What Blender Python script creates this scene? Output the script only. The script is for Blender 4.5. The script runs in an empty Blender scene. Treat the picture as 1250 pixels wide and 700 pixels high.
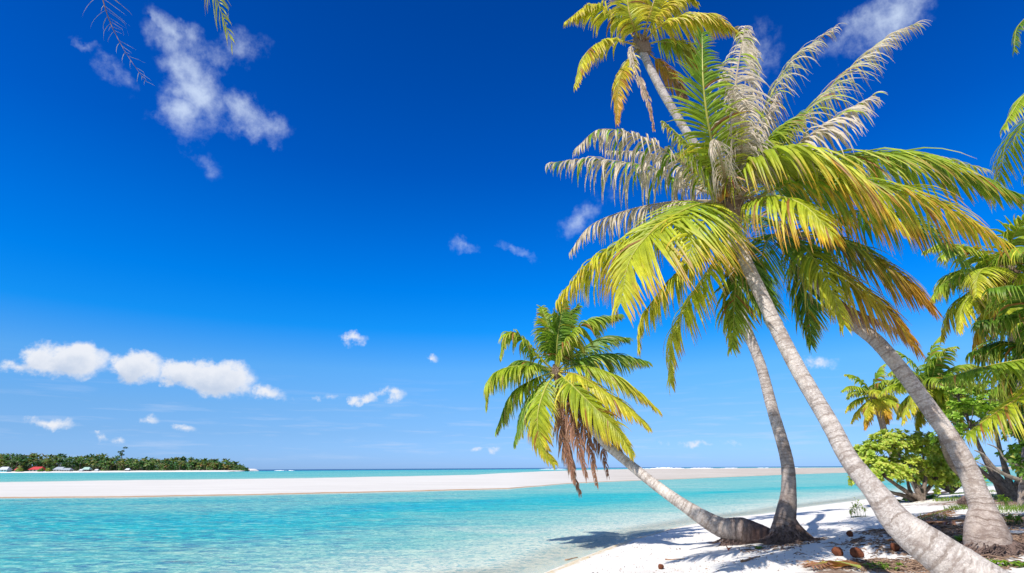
import bpy, math, random
import numpy as np
from mathutils import Vector, Matrix, noise as mnoise

C = bpy.context.scene.collection
SC = bpy.context.scene
R = math.radians

# ------------------------------------------------------------------ camera
F = 700.0                                   # focal length in photo pixels (1250 wide)
PITCH = math.atan(221.5 / F)
ROLL = math.atan(7.0 / 1250.0)
CAMZ = 2.0
cam_data = bpy.data.cameras.new('camera')
cam_data.sensor_width = 36.0
cam_data.lens = 36.0 * F / 1250.0
cam_data.clip_start = 0.05
cam_data.clip_end = 30000
cam = bpy.data.objects.new('camera', cam_data)
C.objects.link(cam)
CAM_R = (Matrix.Rotation(math.pi / 2 + PITCH, 4, 'X') @ Matrix.Rotation(-ROLL, 4, 'Z'))
cam.matrix_world = Matrix.Translation((0, 0, CAMZ)) @ CAM_R
SC.camera = cam
CR3 = CAM_R.to_3x3()
CAMP = Vector((0, 0, CAMZ))

# ------------------------------------------------------------------ sun, sky, exposure
SUN_TRAVEL = Vector((0.50, 0.66, -1.0)).normalized()
sun_el = math.asin(-SUN_TRAVEL.z)
sun_rot = math.atan2(-SUN_TRAVEL.x, -SUN_TRAVEL.y)
sl = bpy.data.lights.new('sun', 'SUN')
sl.energy = 4.5
sl.angle = R(0.5)
sl.color = (1.0, 0.95, 0.88)
sun = bpy.data.objects.new('sun', sl)
C.objects.link(sun)
sun.rotation_euler = SUN_TRAVEL.to_track_quat('-Z', 'Y').to_euler()
sun.location = (-20, -26, 40)
SC.view_settings.view_transform = 'Standard'
SC.view_settings.look = 'None'
SC.view_settings.exposure = 0.40
SC.view_settings.gamma = 1.0
SC.cycles.max_bounces = 8
SC.cycles.transparent_max_bounces = 12

def ray(px, py):
    return (CR3 @ Vector(((px - 625) / F, (350 - py) / F, -1.0)))

def W(px, py, Y):
    d = ray(px, py)
    return CAMP + d * (Y / d.y)

def WR(px, py, Y):
    "distance along the optical axis: multiplies a pixel length into metres"
    return (Y / ray(px, py).y) / F

world = bpy.data.worlds.new('World')
SC.world = world
world.use_nodes = True
wt = world.node_tree
for n in list(wt.nodes):
    wt.nodes.remove(n)

class NT:
    def __init__(s, tree): s.t = tree
    def n(s, kind, **kw):
        nd = s.t.nodes.new(kind)
        for k, v in kw.items():
            setattr(nd, k, v)
        return nd
    def link(s, a, b): s.t.links.new(a, b)
    def setin(s, sock, v):
        if hasattr(v, 'is_output') or isinstance(v, bpy.types.NodeSocket): s.link(v, sock)
        else: sock.default_value = v
    def math(s, op, a, b=None, c=None, clamp=False):
        nd = s.n('ShaderNodeMath', operation=op, use_clamp=clamp)
        s.setin(nd.inputs[0], a)
        if b is not None: s.setin(nd.inputs[1], b)
        if c is not None: s.setin(nd.inputs[2], c)
        return nd.outputs[0]
    def vmath(s, op, a, b=None):
        nd = s.n('ShaderNodeVectorMath', operation=op)
        s.setin(nd.inputs[0], a)
        if b is not None:
            s.setin(nd.inputs['Scale'] if op == 'SCALE' else nd.inputs[1], b)
        return nd.outputs[0]
    def noise(s, vec, scale, detail=4, rough=0.55, lac=2.0, dist=0.0, color=False):
        nd = s.n('ShaderNodeTexNoise')
        if vec is not None: s.link(vec, nd.inputs['Vector'])
        nd.inputs['Scale'].default_value = scale
        nd.inputs['Detail'].default_value = detail
        nd.inputs['Roughness'].default_value = rough
        nd.inputs['Lacunarity'].default_value = lac
        nd.inputs['Distortion'].default_value = dist
        return nd.outputs['Color'] if color else nd.outputs['Fac']
    def ramp(s, fac, stops, interp='LINEAR'):
        nd = s.n('ShaderNodeValToRGB')
        nd.color_ramp.interpolation = interp
        e = nd.color_ramp.elements
        while len(e) < len(stops): e.new(0.5)
        for i, (p, c) in enumerate(stops):
            e[i].position = p
            if not isinstance(c, (tuple, list)): c = (c, c, c)
            e[i].color = tuple(c) + (1,) if len(c) == 3 else c
        s.setin(nd.inputs[0], fac)
        return nd.outputs[0]
    def mix(s, fac, a, b, blend='MIX'):
        nd = s.n('ShaderNodeMix', data_type='RGBA', blend_type=blend)
        s.setin(nd.inputs[0], fac)
        for sock, v in ((nd.inputs[6], a), (nd.inputs[7], b)):
            if isinstance(v, (tuple, list)): v = tuple(v) + (1,) if len(v) == 3 else tuple(v)
            s.setin(sock, v)
        return nd.outputs[2]
    def maprange(s, v, a, b, c=0.0, d=1.0, smooth=False):
        nd = s.n('ShaderNodeMapRange')
        if smooth: nd.interpolation_type = 'SMOOTHSTEP'
        s.setin(nd.inputs[0], v)
        for i, q in enumerate((a, b, c, d)): nd.inputs[1 + i].default_value = q
        return nd.outputs[0]

def azel(px, py):
    d = ray(px, py).normalized()
    return math.atan2(d.x, d.y), math.asin(d.z)

N = NT(wt)
sky = N.n('ShaderNodeTexSky', sky_type='NISHITA')
sky.sun_disc = False
sky.sun_elevation = sun_el
sky.sun_rotation = sun_rot
sky.air_density = 1.0
sky.dust_density = 0.3
sky.ozone_density = 3.0
tc = N.n('ShaderNodeTexCoord')
dirv = N.vmath('NORMALIZE', tc.outputs['Generated'])
sep = N.n('ShaderNodeSeparateXYZ'); N.link(dirv, sep.inputs[0])
el = N.math('ARCSINE', sep.outputs[2])
az = N.math('ARCTAN2', sep.outputs[0], sep.outputs[1])
# the deep polarised blue of a tropical sky: gain by elevation over the plain air
def lin(c): return tuple(((k / 255) / 12.92 if k <= 10 else ((k / 255 + .055) / 1.055) ** 2.4) for k in c)
SKY_TAB = [(10, (83, 108, 146), (0, 72, 166)), (100, (86, 112, 150), (0, 78, 176)), (200, (93, 120, 159), (0, 89, 194)), (300, (105, 134, 174), (0, 114, 224)),
           (350, (115, 146, 184), (0, 131, 239)), (400, (128, 160, 196), (22, 150, 250)), (450, (146, 179, 211), (95, 176, 253)), (500, (176, 205, 221), (124, 188, 252)),
           (530, (199, 219, 216), (138, 194, 251)), (568, (216, 218, 192), (152, 199, 250))]
stops = []
for yy, cur, tg in reversed(SKY_TAB):
    d_ = ray(420, yy).normalized()
    stops.append((max(0, math.asin(d_.z)) / 1.2, tuple(t_ / c_ / 3.0 for t_, c_ in zip(lin(tg), lin(cur)))))
stops.append((0.95, tuple(k * .8 for k in stops[-1][1])))
gain = N.ramp(N.math('DIVIDE', el, 1.2), stops)
# sky brightened behind the camera and overhead, out of view, to lift the shadows
sky_fill = N.math('MAXIMUM', N.maprange(sep.outputs[1], 0.25, -0.35, smooth=True), N.maprange(el, 0.95, 1.3, smooth=True))
gain = N.mix(sky_fill, gain, (0.54, 0.54, 0.58))
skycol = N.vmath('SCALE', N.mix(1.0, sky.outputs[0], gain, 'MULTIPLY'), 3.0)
# clouds: soft bodies fixed in sky direction, broken up by noise
cv = N.n('ShaderNodeCombineXYZ')
N.link(az, cv.inputs[0]); N.link(el, cv.inputs[1])
def cloud_field(blobs, warp_scale, warp_amp, nscale, namp, lo, hi, seed, shift=(0, 0, 0)):
    base_v = N.vmath('ADD', cv.outputs[0], shift)
    off = N.vmath('ADD', base_v, (seed, seed * 2, 0))
    w1 = N.noise(off, warp_scale, 5, 0.6, color=True)
    w = N.vmath('SCALE', N.vmath('SUBTRACT', w1, (0.5, 0.5, 0.5)), warp_amp)
    flat = N.vmath('MULTIPLY', w, (1, 1, 0))
    p = N.vmath('ADD', base_v, flat)
    acc = None
    for (px, py, a, b, rot, dens) in blobs:
        u, v = azel(px, py)
        u2, _ = azel(px + 10, py); _, v2 = azel(px, py - 10)
        sx = abs(u2 - u) / 10; sy = abs(v2 - v) / 10
        m = N.n('ShaderNodeMapping', vector_type='TEXTURE')
        N.link(p, m.inputs[0])
        m.inputs['Location'].default_value = (u, v, 0)
        m.inputs['Rotation'].default_value = (0, 0, R(rot))
        m.inputs['Scale'].default_value = (a * sx, b * sy, 1)
        g = N.n('ShaderNodeTexGradient', gradient_type='SPHERICAL')
        N.link(m.outputs[0], g.inputs[0])
        val = N.math('MULTIPLY', g.outputs['Fac'], dens)
        acc = val if acc is None else N.math('MAXIMUM', acc, val)
    ns = N.noise(off, nscale, 7, 0.62)
    nz = N.math('MULTIPLY', N.math('SUBTRACT', ns, 0.5), namp)
    gate = N.maprange(acc, 0.0, 0.12)
    tot = N.math('ADD', acc, N.math('MULTIPLY', nz, gate))
    return N.maprange(tot, lo, hi, smooth=True)
CUM = ([(85, 441, 74, 30, 2, 1.0), (20, 445, 45, 12, 0, .5), (165, 449, 52, 24, 0, 1.0), (225, 458, 45, 22, -12, 1.0),
                       (268, 462, 62, 30, -6, 1.05), (325, 478, 50, 14, -20, .5), (62, 517, 50, 11, 4, .6), (180, 510, 26, 9, 0, .5),
                       (228, 521, 26, 8, 0, .45), (432, 414, 26, 13, 0, .5), (527, 439, 15, 10, 0, .45), (445, 487, 24, 10, 0, .6),
                       (480, 481, 24, 13, 0, .55), (124, 536, 16, 8, 0, .4), (146, 537, 14, 6, 0, .4), (1000, 443, 38, 16, -8, .42), (590, 549, 60, 6, 0, .3),
                       (850, 543, 90, 7, 0, .3), (400, 486, 30, 8, 0, .3)],
                      34, 0.030, 34, 1.15, 0.12, 0.55, 3.1)
cumulus = cloud_field(*CUM)
above = cloud_field(CUM[0][:7], *CUM[1:5], 0.1, 1.1, 3.1, (0.004, 0.016, 0))
wisps = cloud_field([(238, 98, 98, 48, -38, .68), (208, 38, 56, 24, -28, .5), (300, 135, 70, 34, -12, .6), (222, 140, 60, 50, 10, .5), (280, 62, 60, 34, 30, .35),
                     (105, 52, 30, 10, -5, .34), (1092, 14, 130, 46, 18, .62), (1040, 40, 70, 24, 10, .4), (712, 266, 62, 26, 38, .40), (570, 304, 22, 12, 20, .36),
                     (633, 305, 30, 12, -20, .4), (925, 70, 50, 50, 0, .3), (140, 90, 50, 18, -20, .25), (240, 190, 50, 20, -20, .22)],
                    12, 0.09, 20, 1.25, 0.04, 0.85, 7.7)
streak_v = N.vmath('MULTIPLY', cv.outputs[0], (5, 60, 1))
streak = N.noise(streak_v, 1.6, 5, 0.6)
sg = N.math('MULTIPLY', N.maprange(streak, 0.52, 0.8), N.math('MULTIPLY', N.maprange(el, 0.0, 0.03), N.maprange(el, 0.16, 0.05)))
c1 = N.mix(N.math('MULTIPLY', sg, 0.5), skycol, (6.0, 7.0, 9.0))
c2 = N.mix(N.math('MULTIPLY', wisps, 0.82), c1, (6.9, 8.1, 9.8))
cumcol = N.mix(above, (8.3, 8.5, 9.0), (5.4, 6.2, 7.6))  # cloud self-shadow mixed into the colour: greyer where the field above is dense
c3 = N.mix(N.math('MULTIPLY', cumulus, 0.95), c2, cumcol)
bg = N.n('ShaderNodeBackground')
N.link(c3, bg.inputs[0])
bg.inputs[1].default_value = 0.08
wo = N.n('ShaderNodeOutputWorld')
N.link(bg.outputs[0], wo.inputs[0])

# ------------------------------------------------------------------ helpers
def tag(o, label=None, cat=None, group=None, kind=None):
    if label: o['label'] = label
    if cat: o['category'] = cat
    if group: o['group'] = group
    if kind: o['kind'] = kind
    return o

def empty(name, loc, label, cat, group=None):
    o = bpy.data.objects.new(name, None)
    C.objects.link(o)
    o.location = loc
    o.empty_display_size = 0.2
    return tag(o, label, cat, group)

class MB:
    "collects verts, faces, one colour and one uv per vertex"
    def __init__(s): s.v = []; s.f = []; s.c = []; s.uv = []
    def build(s, name, mats, parent=None, smooth=False, loc=None, fmat=None):
        off = Vector(parent.location) if parent is not None else (Vector(loc) if loc is not None else Vector((0, 0, 0)))
        if parent is not None and parent.parent is not None: off = off + Vector(parent.parent.location)
        me = bpy.data.meshes.new(name)
        va = np.array([tuple(p) for p in s.v], dtype=np.float64) - np.array(tuple(off))
        me.from_pydata(va.tolist(), [], s.f)
        if s.c:
            a = me.color_attributes.new('col', 'FLOAT_COLOR', 'POINT')
            arr = np.ones((len(s.v), 4), dtype=np.float32)
            arr[:, :3] = np.array(s.c, dtype=np.float32)
            a.data.foreach_set('color', arr.ravel())
        if s.uv:
            a = me.attributes.new('tuv', 'FLOAT_VECTOR', 'POINT')
            a.data.foreach_set('vector', np.array(s.uv, dtype=np.float32).ravel())
        if not isinstance(mats, (list, tuple)): mats = [mats]
        for m in mats: me.materials.append(m)
        if fmat: me.polygons.foreach_set('material_index', fmat)
        if smooth: me.polygons.foreach_set('use_smooth', [True] * len(me.polygons))
        me.update()
        o = bpy.data.objects.new(name, me)
        C.objects.link(o)
        if parent is not None: o.parent = parent
        elif loc is not None: o.location = loc
        return o

def catmull(pts, n):
    "pts: list of Vectors -> n samples, even in parameter"
    P = [pts[0] * 2 - pts[1]] + list(pts) + [pts[-1] * 2 - pts[-2]]
    out = []
    segs = len(pts) - 1
    for i in range(n):
        t = i / (n - 1) * segs
        k = min(int(t), segs - 1); t -= k
        a, b, c, d = P[k], P[k + 1], P[k + 2], P[k + 3]
        out.append(0.5 * ((2 * b) + (c - a) * t + (2 * a - 5 * b + 4 * c - d) * t * t + (3 * b - a - 3 * c + d) * t ** 3))
    return out

def resample(pts, vals, n):
    "even in arc length; vals interpolated alongside"
    m = 200
    fine = catmull(pts, m)
    vf = np.interp(np.linspace(0, len(pts) - 1, m), range(len(vals)), vals)
    s = [0.0]
    for i in range(1, m): s.append(s[-1] + (fine[i] - fine[i - 1]).length)
    tgt = np.linspace(0, s[-1], n)
    fx = [np.interp(tgt, s, [p[k] for p in fine]) for k in range(3)]
    vv = np.interp(tgt, s, vf)
    return [Vector((fx[0][i], fx[1][i], fx[2][i])) for i in range(n)], list(vv), s[-1]

def tube(mb, pts, rads, sides=8, col=(.3, .3, .3), cap=True, jitter=0.0, ringf=None, v0=0.0, squash=1.0):
    base = len(mb.v)
    n = len(pts)
    T0 = (pts[1] - pts[0]).normalized()
    ref = Vector((0, 0, 1)) if abs(T0.z) < 0.9 else Vector((0, 1, 0))
    X = T0.cross(ref).normalized()
    L = v0
    for i in range(n):
        T = (pts[min(i + 1, n - 1)] - pts[max(i - 1, 0)])
        T = T.normalized() if T.length > 1e-9 else T0
        X = (X - T * X.dot(T)).normalized()
        Y = T.cross(X)
        if i: L += (pts[i] - pts[i - 1]).length
        for k in range(sides):
            a = 2 * math.pi * k / sides
            r = rads[i]
            if ringf: r *= ringf(L, a)
            if jitter: r *= 1 + random.uniform(-jitter, jitter)
            mb.v.append(pts[i] + X * (math.cos(a) * r) + Y * (math.sin(a) * r * squash))
            cc = col(i / (n - 1)) if callable(col) else col
            mb.c.append(cc)
            mb.uv.append((math.cos(a), math.sin(a), L))
    for i in range(n - 1):
        for k in range(sides):
            a = base + i * sides + k; b = base + i * sides + (k + 1) % sides
            mb.f.append((a, b, b + sides, a + sides))
    if cap:
        mb.f.append(tuple(base + k for k in reversed(range(sides))))
        mb.f.append(tuple(base + (n - 1) * sides + k for k in range(sides)))

# numpy value noise
_rs = np.random.RandomState(5)
_perm = _rs.rand(256, 256)
def vnoise(x, y):
    xi = np.floor(x).astype(int); yi = np.floor(y).astype(int)
    fx = x - xi; fy = y - yi
    fx = fx * fx * (3 - 2 * fx); fy = fy * fy * (3 - 2 * fy)
    g = lambda a, b: _perm[a & 255, b & 255]
    return (g(xi, yi) * (1 - fx) + g(xi + 1, yi) * fx) * (1 - fy) + (g(xi, yi + 1) * (1 - fx) + g(xi + 1, yi + 1) * fx) * fy
def fbm(x, y, o=4):
    r = 0; a = 0.5
    for i in range(o):
        r = r + a * (vnoise(x * 2 ** i + 17.3 * i, y * 2 ** i + 9.1 * i) - 0.5); a *= 0.5
    return r

# ------------------------------------------------------------------ ground shape
def zpt(px, py, z=0.0):
    d = ray(px, py)
    t = (z - CAMZ) / d.z
    return CAMP + d * t
shore_px = [(660, 701), (690, 689), (720, 677), (765, 660), (820, 645), (886, 632.5), (940, 626.5), (976, 620), (1000, 617), (1032, 613), (1062, 609), (1092, 603.5), (1150, 599), (1220, 595), (1260, 593)]
shore = [(-60.0, -60.0), (-22.0, -14.0), (-9.0, 2.0), (-4.0, 8.0), (-1.2, 11.6)] + [(p.x, p.y) for p in (zpt(*q) for q in shore_px)]
ex = shore[-1]
shore += [(ex[0] + 15, ex[1] + 1), (ex[0] + 60, ex[1] - 10), (260, -40), (120, -160), (-60, -120)]
def shore_sd(x, y):
    x = np.asarray(x, float); y = np.asarray(y, float)
    d2 = np.full(x.shape, 1e12); inside = np.zeros(x.shape, bool)
    n = len(shore)
    for i in range(n):
        ax, ay = shore[i]; bx, by = shore[(i + 1) % n]
        ex_, ey_ = bx - ax, by - ay
        t = np.clip(((x - ax) * ex_ + (y - ay) * ey_) / (ex_ ** 2 + ey_ ** 2), 0, 1)
        dx = x - ax - t * ex_; dy = y - ay - t * ey_
        d2 = np.minimum(d2, dx * dx + dy * dy)
        cond = ((ay > y) != (by > y))
        with np.errstate(divide='ignore', invalid='ignore'):
            xx = (bx - ax) * (y - ay) / (by - ay + 1e-30) + ax
        inside ^= cond & (x < xx)
    return np.where(inside, 1, -1) * np.sqrt(d2)
def ground_z(x, y):
    x = np.asarray(x, float); y = np.asarray(y, float)
    s = shore_sd(x, y)
    land = np.interp(s, [0, 1.0, 4, 8, 14, 40], [0, 0.13, 0.43, 0.85, 1.02, 1.1])
    sea = -np.interp(-s, [0, 1, 4, 10, 18, 60, 300, 3000], [0, 0.10, 0.34, 0.9, 1.6, 1.9, 2.2, 40])
    z = np.where(s > 0, land, sea)
    k = np.clip(s / 2.0, 0, 1)
    near = 1.0 / (1 + (np.hypot(x, y) / 60) ** 4)
    z = z + near * k * (0.14 * fbm(x * 0.5, y * 0.5, 3) + 0.07 * fbm(x * 2.2, y * 2.2, 3) + 0.03 * fbm(x * 7, y * 7, 2))
    return z
def gz(x, y): return float(ground_z(np.array([x]), np.array([y]))[0])
def hit(px, py):
    d = ray(px, py)
    t = np.geomspace(2.5, 300, 1500)
    X = d.x * t; Y = d.y * t; Z = CAMZ + d.z * t
    g = np.maximum(ground_z(X, Y), 0)
    i = int(np.argmax(Z < g))
    return Vector((X[i], Y[i], g[i]))

# ------------------------------------------------------------------ materials
def new_mat(name):
    m = bpy.data.materials.new(name)
    m.use_nodes = True
    t = m.node_tree
    for n in list(t.nodes): t.nodes.remove(n)
    q = NT(t)
    out = q.n('ShaderNodeOutputMaterial')
    return m, q, out
def principled(q, base, rough=0.8, spec=0.3, normal=None):
    b = q.n('ShaderNodeBsdfPrincipled')
    q.setin(b.inputs['Base Color'], base if not isinstance(base, (tuple, list)) else tuple(base) + (1,))
    q.setin(b.inputs['Roughness'], rough)
    q.setin(b.inputs['Specular IOR Level'], spec)
    if normal is not None: q.link(normal, b.inputs['Normal'])
    return b
def bump(q, h, strength, dist, normal=None):
    b = q.n('ShaderNodeBump')
    q.link(h, b.inputs['Height'])
    b.inputs['Strength'].default_value = strength
    b.inputs['Distance'].default_value = dist
    if normal is not None: q.link(normal, b.inputs['Normal'])
    return b.outputs[0]
def objco(q): return q.n('ShaderNodeNewGeometry').outputs['Position']
def attr(q, name, out='Color'):
    a = q.n('ShaderNodeAttribute'); a.attribute_name = name
    return a.outputs[out]

def mat_leaf(name, trans=0.42, gloss=0.35):
    m, q, out = new_mat(name)
    col = attr(q, 'col')
    pos = objco(q)
    n = q.noise(pos, 9, 3)
    col2 = q.mix(q.maprange(n, 0.3, 0.7, 0.0, 1.0), q.mix(1.0, col, (0.75, 0.78, 0.7), 'MULTIPLY'), q.mix(1.0, col, (1.15, 1.12, 1.1), 'MULTIPLY'))
    p = principled(q, col2, 0.45, gloss)
    tr = q.n('ShaderNodeBsdfTranslucent'); q.link(q.mix(1.0, col2, (1.25, 1.25, 0.8), 'MULTIPLY'), tr.inputs[0])
    mx = q.n('ShaderNodeMixShader'); mx.inputs[0].default_value = trans
    q.link(p.outputs[0], mx.inputs[1]); q.link(tr.outputs[0], mx.inputs[2])
    q.link(mx.outputs[0], out.inputs[0])
    return m
M_LEAF = mat_leaf('palm_leaf')
M_DRY = mat_leaf('dry_leaf', 0.2, 0.15)
M_BROAD = mat_leaf('broad_leaf', 0.35, 0.4)

def mat_trunk():
    m, q, out = new_mat('palm_bark')
    uv = attr(q, 'tuv', 'Vector'); col = attr(q, 'col')
    sp = q.n('ShaderNodeSeparateXYZ'); q.link(uv, sp.inputs[0])
    pos = objco(q)
    warp = q.math('MULTIPLY', q.noise(pos, 4.0, 4, 0.65), 0.16)
    ln = q.math('ADD', sp.outputs[2], warp)
    w = q.n('ShaderNodeTexNoise'); w.noise_dimensions = '1D'
    q.link(ln, w.inputs['W']); w.inputs['Scale'].default_value = 17; w.inputs['Detail'].default_value = 4; w.inputs['Roughness'].default_value = 0.7
    rings = w.outputs['Fac']
    # stringy fibres running round the trunk, broken into short pieces
    cyl = q.n('ShaderNodeCombineXYZ')
    q.link(q.math('MULTIPLY', sp.outputs[0], 2.0), cyl.inputs[0]); q.link(q.math('MULTIPLY', sp.outputs[1], 2.0), cyl.inputs[1]); q.link(q.math('MULTIPLY', ln, 26.0), cyl.inputs[2])
    fib = q.noise(cyl.outputs[0], 1.6, 6, 0.75)
    blot = q.noise(pos, 6, 6, 0.7)
    speck = q.noise(pos, 38, 4, 0.75)
    lich = q.noise(pos, 2.2, 5, 0.65)
    a = q.mix(q.maprange(rings, 0.36, 0.50), q.mix(1.0, col, (0.60, 0.56, 0.53), 'MULTIPLY'), col)
    a = q.mix(q.maprange(fib, 0.40, 0.62), q.mix(1.0, a, (0.66, 0.62, 0.60), 'MULTIPLY'), q.mix(1.0, a, (1.10, 1.10, 1.10), 'MULTIPLY'))
    b = q.mix(q.maprange(blot, 0.50, 0.60, 0, 0.7), a, q.mix(1.0, col, (0.50, 0.44, 0.41), 'MULTIPLY'))
    c = q.mix(q.maprange(lich, 0.50, 0.64, 0, 0.55), b, q.mix(1.0, col, (1.35, 1.33, 1.28), 'MULTIPLY'))
    c = q.mix(q.maprange(speck, 0.56, 0.70, 0, 0.65), c, q.mix(1.0, col, (0.45, 0.40, 0.38), 'MULTIPLY'))
    h = q.math('ADD', q.math('MULTIPLY', fib, 0.8), q.math('ADD', q.math('MULTIPLY', speck, 0.5), q.math('MULTIPLY', rings, 0.4)))
    nb = bump(q, h, 0.8, 0.025)
    q.link(principled(q, c, 0.9, 0.12, nb).outputs[0], out.inputs[0])
    return m
M_TRUNK = mat_trunk()

def mat_bark(name, ca, cb, scale=8):
    m, q, out = new_mat(name)
    pos = objco(q)
    st = q.vmath('MULTIPLY', pos, (1, 1, 1))
    n = q.noise(st, scale, 6, 0.7)
    f = q.noise(st, scale * 6, 4, 0.7)
    c = q.mix(q.maprange(n, 0.35, 0.65), ca, cb)
    nb = bump(q, q.math('ADD', n, q.math('MULTIPLY', f, 0.5)), 1.0, 0.04)
    q.link(principled(q, c, 0.95, 0.1, nb).outputs[0], out.inputs[0])
    return m
M_ROOT = mat_bark('root_mass', (0.05, 0.034, 0.03), (0.26, 0.18, 0.15), 9)
M_BRANCH = mat_bark('branch_bark', (0.10, 0.075, 0.06), (0.28, 0.22, 0.18), 10)
M_GREYWOOD = mat_bark('bleached_wood', (0.20, 0.17, 0.14), (0.42, 0.37, 0.32), 12)
M_HUSK = mat_bark('coconut_husk', (0.10, 0.035, 0.02), (0.26, 0.09, 0.045), 14)

def mat_plain(name, colr, rough=0.7, var=0.15, scale=6):
    m, q, out = new_mat(name)
    pos = objco(q)
    n = q.noise(pos, scale, 4)
    c = q.mix(q.maprange(n, 0.3, 0.7), tuple(k * (1 - var) for k in colr), tuple(min(1, k * (1 + var)) for k in colr))
    q.link(principled(q, c, rough, 0.3).outputs[0], out.inputs[0])
    return m

def mat_vcol(name, rough=0.9, spec=0.1):
    m, q, out = new_mat(name)
    col = attr(q, 'col')
    n = q.noise(objco(q), 30, 4, 0.7)
    c = q.mix(q.maprange(n, 0.3, 0.7), q.mix(1.0, col, (0.7, 0.7, 0.7), 'MULTIPLY'), col)
    q.link(principled(q, c, rough, spec).outputs[0], out.inputs[0])
    return m
M_VCOL = mat_vcol('scatter')

def mat_sand():
    m, q, out = new_mat('coral_sand')
    pos = objco(q)
    s = attr(q, 'shore', 'Fac')
    soil = attr(q, 'soil', 'Fac')
    n1 = q.noise(pos, 0.7, 4); n2 = q.noise(pos, 14, 5, 0.7); n3 = q.noise(pos, 90, 3, 0.8)
    base = q.mix(q.maprange(n1, 0.3, 0.7), (0.66, 0.625, 0.57), (0.74, 0.705, 0.65))
    base = q.mix(q.maprange(n3, 0.62, 0.75, 0, 0.35), base, (0.42, 0.34, 0.27))
    # damp sand at the water's edge and a thin yellowish wrack line
    sj = q.math('ADD', s, q.math('MULTIPLY', q.math('SUBTRACT', q.noise(pos, 2.5, 4), 0.5), 0.5))
    base = q.mix(q.maprange(sj, 0.45, 0.0, 0.0, 0.5), base, (0.60, 0.55, 0.46))
    wr = q.math('MULTIPLY', q.maprange(sj, 0.0, 0.10), q.maprange(sj, 0.32, 0.16))
    base = q.mix(q.math('MULTIPLY', wr, q.maprange(n2, 0.38, 0.6)), base, (0.50, 0.36, 0.14))
    # brown litter soil under the palms
    sn = q.math('ADD', soil, q.math('MULTIPLY', q.math('SUBTRACT', q.noise(pos, 2.2, 6, 0.7), 0.5), 1.5))
    dirt = q.mix(q.maprange(n2, 0.35, 0.65), (0.11, 0.065, 0.045), (0.36, 0.25, 0.18))
    base = q.mix(q.maprange(sn, 0.42, 0.62), base, dirt)
    h = q.math('ADD', q.math('MULTIPLY', n2, 0.7), q.math('MULTIPLY', n3, 0.2))
    nb = bump(q, h, 0.5, 0.04)
    q.link(principled(q, base, 0.95, 0.1, nb).outputs[0], out.inputs[0])
    return m
M_SAND = mat_sand()

def mat_bar():
    m, q, out = new_mat('bar_sand')
    pos = objco(q)
    e = attr(q, 'edge', 'Fac'); g = attr(q, 'reef', 'Fac')
    st = q.vmath('MULTIPLY', pos, (0.03, 0.12, 1))
    n1 = q.noise(st, 2.0, 6, 0.7)
    base = q.mix(q.maprange(n1, 0.3, 0.7), (0.53, 0.50, 0.445), (0.63, 0.60, 0.54))
    reef = q.mix(q.maprange(n1, 0.35, 0.65), (0.34, 0.285, 0.22), (0.56, 0.50, 0.42))
    base = q.mix(g, base, reef)
    ej = q.math('ADD', e, q.math('MULTIPLY', q.math('SUBTRACT', q.noise(pos, 0.4, 5, 0.7), 0.5), 1.6))
    base = q.mix(q.maprange(ej, 1.5, 0.5, 0, 0.9), base, (0.36, 0.20, 0.09))
    n2 = q.noise(pos, 1.2, 6, 0.7)
    q.link(principled(q, base, 0.95, 0.1, bump(q, n2, 0.5, 0.15)).outputs[0], out.inputs[0])
    return m

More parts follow.
